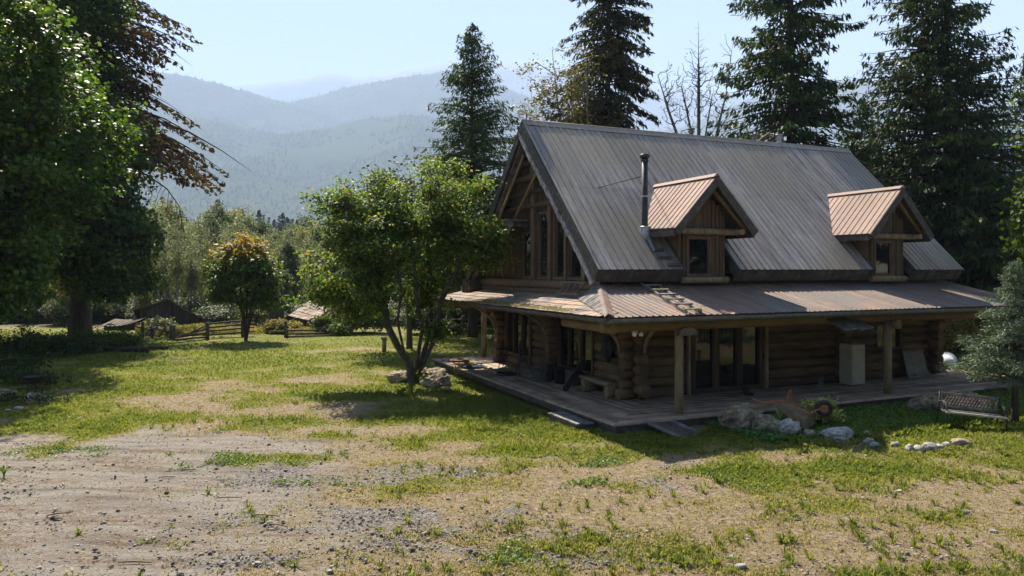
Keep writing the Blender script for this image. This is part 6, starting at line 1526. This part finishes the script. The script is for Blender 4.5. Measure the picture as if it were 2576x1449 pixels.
# ------------------------------------------------------------------ grasses, weeds, gravel
def scatter(name, P, size, kind, mat, tint, blades=5, wd=.09, seed=1, lean=.5):
    rg = np.random.default_rng(seed); n = len(P); rep = np.repeat(np.arange(n), blades); m = len(rep)
    az = rg.random(m) * 6.283; ln = size[rep] * rg.uniform(.5, 1.2, m); out = np.stack([np.cos(az), np.sin(az), 0 * az], 1)
    base = P[rep] + out * (size[rep] * .18 * rg.random(m))[:, None]; le = lean * rg.uniform(.3, 1.4, m)
    side = np.stack([-np.sin(az), np.cos(az), 0 * az], 1); w_ = (ln * wd)[:, None]
    mid = base + out * (ln * .35 * le)[:, None] + np.array([0, 0, 1]) * (ln * .55)[:, None]
    tip = base + out * (ln * .85 * le)[:, None] + np.array([0, 0, 1]) * (ln * (1 - .35 * le))[:, None]
    base[:, 2] -= .01
    V = np.stack([base - side * w_ * .7, base + side * w_ * .7, mid + side * w_, tip, mid - side * w_], 1).reshape(-1, 3)
    b = np.arange(m)[:, None] * 5
    Fc = np.concatenate([b + [0, 1, 2, 4], b + [4, 2, 3, 3]], 0)
    V4 = V; Fq_ = b + [0, 1, 2, 4]; Ft = b + [4, 2, 3]
    # triangles as a quad mesh needs two lists: build with three-corner faces only
    T_ = np.concatenate([b + [0, 1, 2], b + [0, 2, 4], Ft], 0)
    return tag(np_mesh(name, V4, T_, mat, attr={'tint': np.repeat(np.clip(tint[rep] + rg.normal(size=m) * .08, 0, 1), 5)}), kind='stuff')
def samp(n, x0, x1, y0, y1, seed, persp=True):
    rg = np.random.default_rng(seed); u = rg.random(n)
    y = 1 / (1 / y0 + (1 / y1 - 1 / y0) * u) if persp else y0 + (y1 - y0) * u
    px = rg.uniform(-40, 2620, n); x = (px - CX) / F * y
    return x, y, rg
def clear_of_house(x, y, m_=0.0):
    a, b = house_ab(x, y); return ~((a > -.12 - m_) & (a < 17.1) & (b > -.05 - m_) & (b < 14.5))
LM['grass'] = leafmat('grass_blades', [(.36, .29, .195), (.31, .265, .15), (.26, .25, .085), (.19, .215, .035), (.105, .15, .02)], .5, .6, .2, (1.3, 1.3, .6))
x, y, rg = samp(215000, 0, 0, 9, 46, 501)
G, Dd, Vv, n2 = masks(x, y); pr = np.clip(G * 1.1 + .10, 0, 1) * (1 - .8 * Dd * (G < .5)) * (1 - .6 * Vv * (G < .5)); keep = (rg.random(len(x)) < pr * (1 - .85 * Dd * (G < .45))) & clear_of_house(x, y); x, y, G = x[keep], y[keep], G[keep]
sz = (.035 + .05 * rg.random(len(x)) * (.5 + G)) * (.8 + y * .012) * sstep(52, 36, y)
a_, b_ = house_ab(x, y); gard = (a_ > 3.2) & (b_ > -2.9) & (b_ < .2); sz = sz * np.where(gard, 1.9, 1)
scatter('grass', np.stack([x, y, gz(x, y)], 1), sz, 0, LM['grass'], np.clip(.15 + .75 * G + .25 * (fbm(x * .8, y * .8, 3, 77) - .5), 0, 1), 5, .11, 502, .8)
# taller tufts
x, y, rg = samp(11000, 0, 0, 9, 22, 511); G, Dd, Vv, n2 = masks(x, y); keep = (rg.random(len(x)) < (.12 + G) * (.35 + .65 * sstep(-3, 6, x)) * (1 - .95 * Dd) * (fbm(x * 1.1, y * 1.5, 3, 88) > .46)) & clear_of_house(x, y, .1)
x, y, G = x[keep], y[keep], G[keep]
scatter('grass_tufts', np.stack([x, y, gz(x, y)], 1), rg.uniform(.06, .17, len(x)), 0, LM['grass'], np.clip(.6 + .4 * rg.random(len(x)), 0, 1), 20, .06, 512, .95)
# broad weeds: leafy rosettes
LM['clover'] = leafmat('clover_leaves', [(.06, .11, .015), (.11, .18, .02), (.19, .25, .035)], .4, .5, .3)
x, y, rg = samp(150000, 0, 0, 9, 24, 521); xo_, yo_ = x, y; wx_ = fbm(x * 1.1, y * 1.1, 3, 60) - .5; wy_ = fbm(x * 1.3 + 9, y * 1.3, 3, 61) - .5; x = x + wx_ * 2.2; y = y + wy_ * 1.1; pt = fbm(x * .95, y * 1.7, 3, 99); G, Dd, Vv, n2 = masks(x, y)
extra = np.zeros(len(x))
for cx, cy, sx, sy in ((-5.6, 15.2, 1.3, .45), (-6.6, 14.6, .35, .3), (-4.1, 13.55, .65, .22), (1.6, 15.3, .8, .4), (1.5, 13.4, .7, .28), (4.1, 14.3, .8, .4), (-10.0, 13.4, .4, .3), (-9.8, 16.0, 1.1, .35)): extra += np.exp(-(((x - cx) / sx) ** 2 + ((y - cy) / sy) ** 2) ** 2)
extra *= sstep(.40, .52, fbm(xo_ * 2.5, yo_ * 3.5, 3, 63)); x, y = xo_, yo_
keep = ((rg.random(len(x)) < np.clip((pt - .67) * 3, 0, 1) * (G > .3)) | (rg.random(len(x)) < extra * .9)) & clear_of_house(x, y, .1); x, y = x[keep], y[keep]
n = len(x); rep = np.repeat(np.arange(n), 5); P = np.stack([x, y, gz(x, y)], 1)[rep] + np.random.default_rng(5).normal(size=(n * 5, 3)) * [.05, .05, .012] + [0, 0, .035]
rg = np.random.default_rng(6)
lv = leaves('clover', P, rg.normal(size=(n * 5, 3)) * .5 + [0, 0, 1], rg.normal(size=(n * 5, 3)) * [1, 1, .3], rg.uniform(.03, .065, n * 5), .7, LM['clover'], None, rg.random(n * 5)); tag(lv, kind='stuff')
# garden ground cover by the deck
rg = np.random.default_rng(8); n = 20000; a_ = rg.uniform(2.6, 15, n); b_ = rg.uniform(-2.3, -.05, n); kp = fbm(a_ * 1.2, b_ * 1.2, 3, 4) > .30; a_, b_ = a_[kp], b_[kp]; n = len(a_)
x = C0.x + a_ * cT - b_ * sT; y = C0.y + a_ * sT + b_ * cT
LM['cover'] = leafmat('ground_cover_leaves', [(.05, .13, .035), (.09, .20, .05), (.15, .28, .065)], .4, .5, .3)
lv = leaves('ground_cover', np.stack([x, y, gz(x, y) + rg.uniform(.03, .13, n)], 1), rg.normal(size=(n, 3)) * .5 + [0, 0, 1], rg.normal(size=(n, 3)) * [1, 1, .3], rg.uniform(.05, .11, n), .75, LM['cover'], None, rg.random(n), lobes=True); tag(lv, kind='stuff')
# tall weeds and goldenrod in the field beyond the fences
rg = np.random.default_rng(9); n = 4600; px = rg.uniform(340, 960, n); y = rg.uniform(44.5, 51.3, n); x = (px - CX) / F * y; kp = (fbm(x * .5, y * .4, 3, 6) > .38) & ~((px > 860)); x, y = x[kp], y[kp]
scatter('tall_weeds', np.stack([x, y, gz(x, y)], 1), rg.uniform(.15, .38, len(x)), 0, LM['weeds'], np.clip(fbm(x * .4, y * .5, 3, 7) * 1.6 - .3, 0, 1), 9, .07, 10, .55)
n = 16000; y = rg.uniform(44.5, 51.3, n); px = rg.uniform(340, 900, n); x = (px - CX) / F * y; kp = fbm(x * .7, y * .4, 3, 16) > .52; x, y = x[kp], y[kp]; n = len(x)
lv = leaves('weed_heads', np.stack([x, y, gz(x, y) + rg.uniform(.05, .4, n)], 1), rg.normal(size=(n, 3)), rg.normal(size=(n, 3)), rg.uniform(.06, .15, n), .7, LM['weeds'], None, np.clip(fbm(x * .3, y * .3, 2, 17) * 1.5 - .2 + rg.random(n) * .3, 0, 1)); tag(lv, kind='stuff')
# gravel chips
x, y, rg = samp(80000, 0, 0, 9, 19, 531); G, Dd, Vv, n2 = masks(x, y); keep = (rg.random(len(x)) < np.clip(Vv * .8 + .05 + .06 * Dd, 0, 1) * (G < .75)) & clear_of_house(x, y, .2); x, y = x[keep], y[keep]; n = len(x)
s = rg.gamma(1.3, .0075, n).clip(.004, .055) + .003; o6 = np.array([[1, 0, 0], [-1, 0, 0], [0, 1, 0], [0, -1, 0], [0, 0, .7], [0, 0, -.5]], float)
V = (o6[None] * s[:, None, None] * rg.uniform(.6, 1.3, (n, 6, 1)) * rg.uniform(.7, 1.2, (n, 1, 3))); an = rg.random(n) * 6.28; ca, sa = np.cos(an)[:, None], np.sin(an)[:, None]
V = np.stack([V[..., 0] * ca - V[..., 1] * sa, V[..., 0] * sa + V[..., 1] * ca, V[..., 2]], -1) + np.stack([x, y, gz(x, y) + s * .35], 1)[:, None]
f8 = np.array([[0, 2, 4], [2, 1, 4], [1, 3, 4], [3, 0, 4], [2, 0, 5], [1, 2, 5], [3, 1, 5], [0, 3, 5]]); Fc = (np.arange(n)[:, None, None] * 6 + f8[None]).reshape(-1, 3)
LM['chips'] = leafmat('gravel_chips', [(.07, .065, .06), (.17, .155, .14), (.26, .24, .215), (.46, .43, .39)], 0, .9, .2)
tag(np_mesh('gravel', V.reshape(-1, 3), Fc, LM['chips'], attr={'tint': np.repeat(rg.random(n), 6)}), kind='stuff')
# fallen leaves and bark chips
x, y, rg = samp(26000, 0, 0, 9, 24, 541); keep = (rg.random(len(x)) < .55) & clear_of_house(x, y, .2); x, y = x[keep], y[keep]; n = len(x)
LM['litter'] = leafmat('leaf_litter', [(.10, .06, .035), (.24, .15, .08), (.42, .32, .20), (.30, .12, .05)], .1, .8, .2)
lv = leaves('leaf_litter', np.stack([x, y, gz(x, y) + .02], 1), rg.normal(size=(n, 3)) * .4 + [0, 0, 1], rg.normal(size=(n, 3)) * [1, 1, .2], rg.gamma(1.6, .014, n).clip(.012, .09), .4, LM['litter'], None, rg.random(n)); tag(lv, kind='stuff')
# a few grassy plants by the wheelbarrow and bench
def blade_plant(px, Yd, h, n_, label, seed, mat='grass'):
    t = thing('grass_plant', gp(px, Yd), label, 'plant'); rg = np.random.default_rng(seed); P = []
    for k in range(n_):
        az = rg.random() * 6.28; l = h * rg.uniform(.6, 1.1); r = l * rg.uniform(.2, .6); f = np.linspace(0, 1, 6); P.append(np.stack([np.cos(az) * r * f ** 1.8, np.sin(az) * r * f ** 1.8, l * (f - .35 * f ** 3)], 1))
    V = []; Fc = []
    for p in P:
        b = len(V); sd_ = np.array([-(p[-1][1]), p[-1][0], 0]); sd_ = sd_ / (np.linalg.norm(sd_) + 1e-6) * .011
        for i, q in enumerate(p): w_ = (1 - (i / 5) ** 2) + .08; V += [q - sd_ * w_, q + sd_ * w_]
        Fc += [(b + 2 * i, b + 2 * i + 1, b + 2 * i + 3, b + 2 * i + 2) for i in range(5)]
    np_mesh('leaves', V, Fc, LM[mat], t, attr={'tint': np.repeat(rg.uniform(.5, .9, len(P)), 12)})
blade_plant(1962, 18.9, .95, 16, 'tall arching grass blades behind the wheelbarrow', 1, 'vari'); blade_plant(2462, 18.9, .38, 40, 'low tuft of strap leaves in front of the garden bench', 2, 'clover')
blade_plant(55, 21.5, .6, 22, 'dry tall weeds beside the fire bowl', 3); blade_plant(10, 14.0, .35, 24, 'thistle-like weed at the left edge of the bare ground', 4, 'clover')
bpy.context.view_layer.update()
print('objects', len(bpy.data.objects))
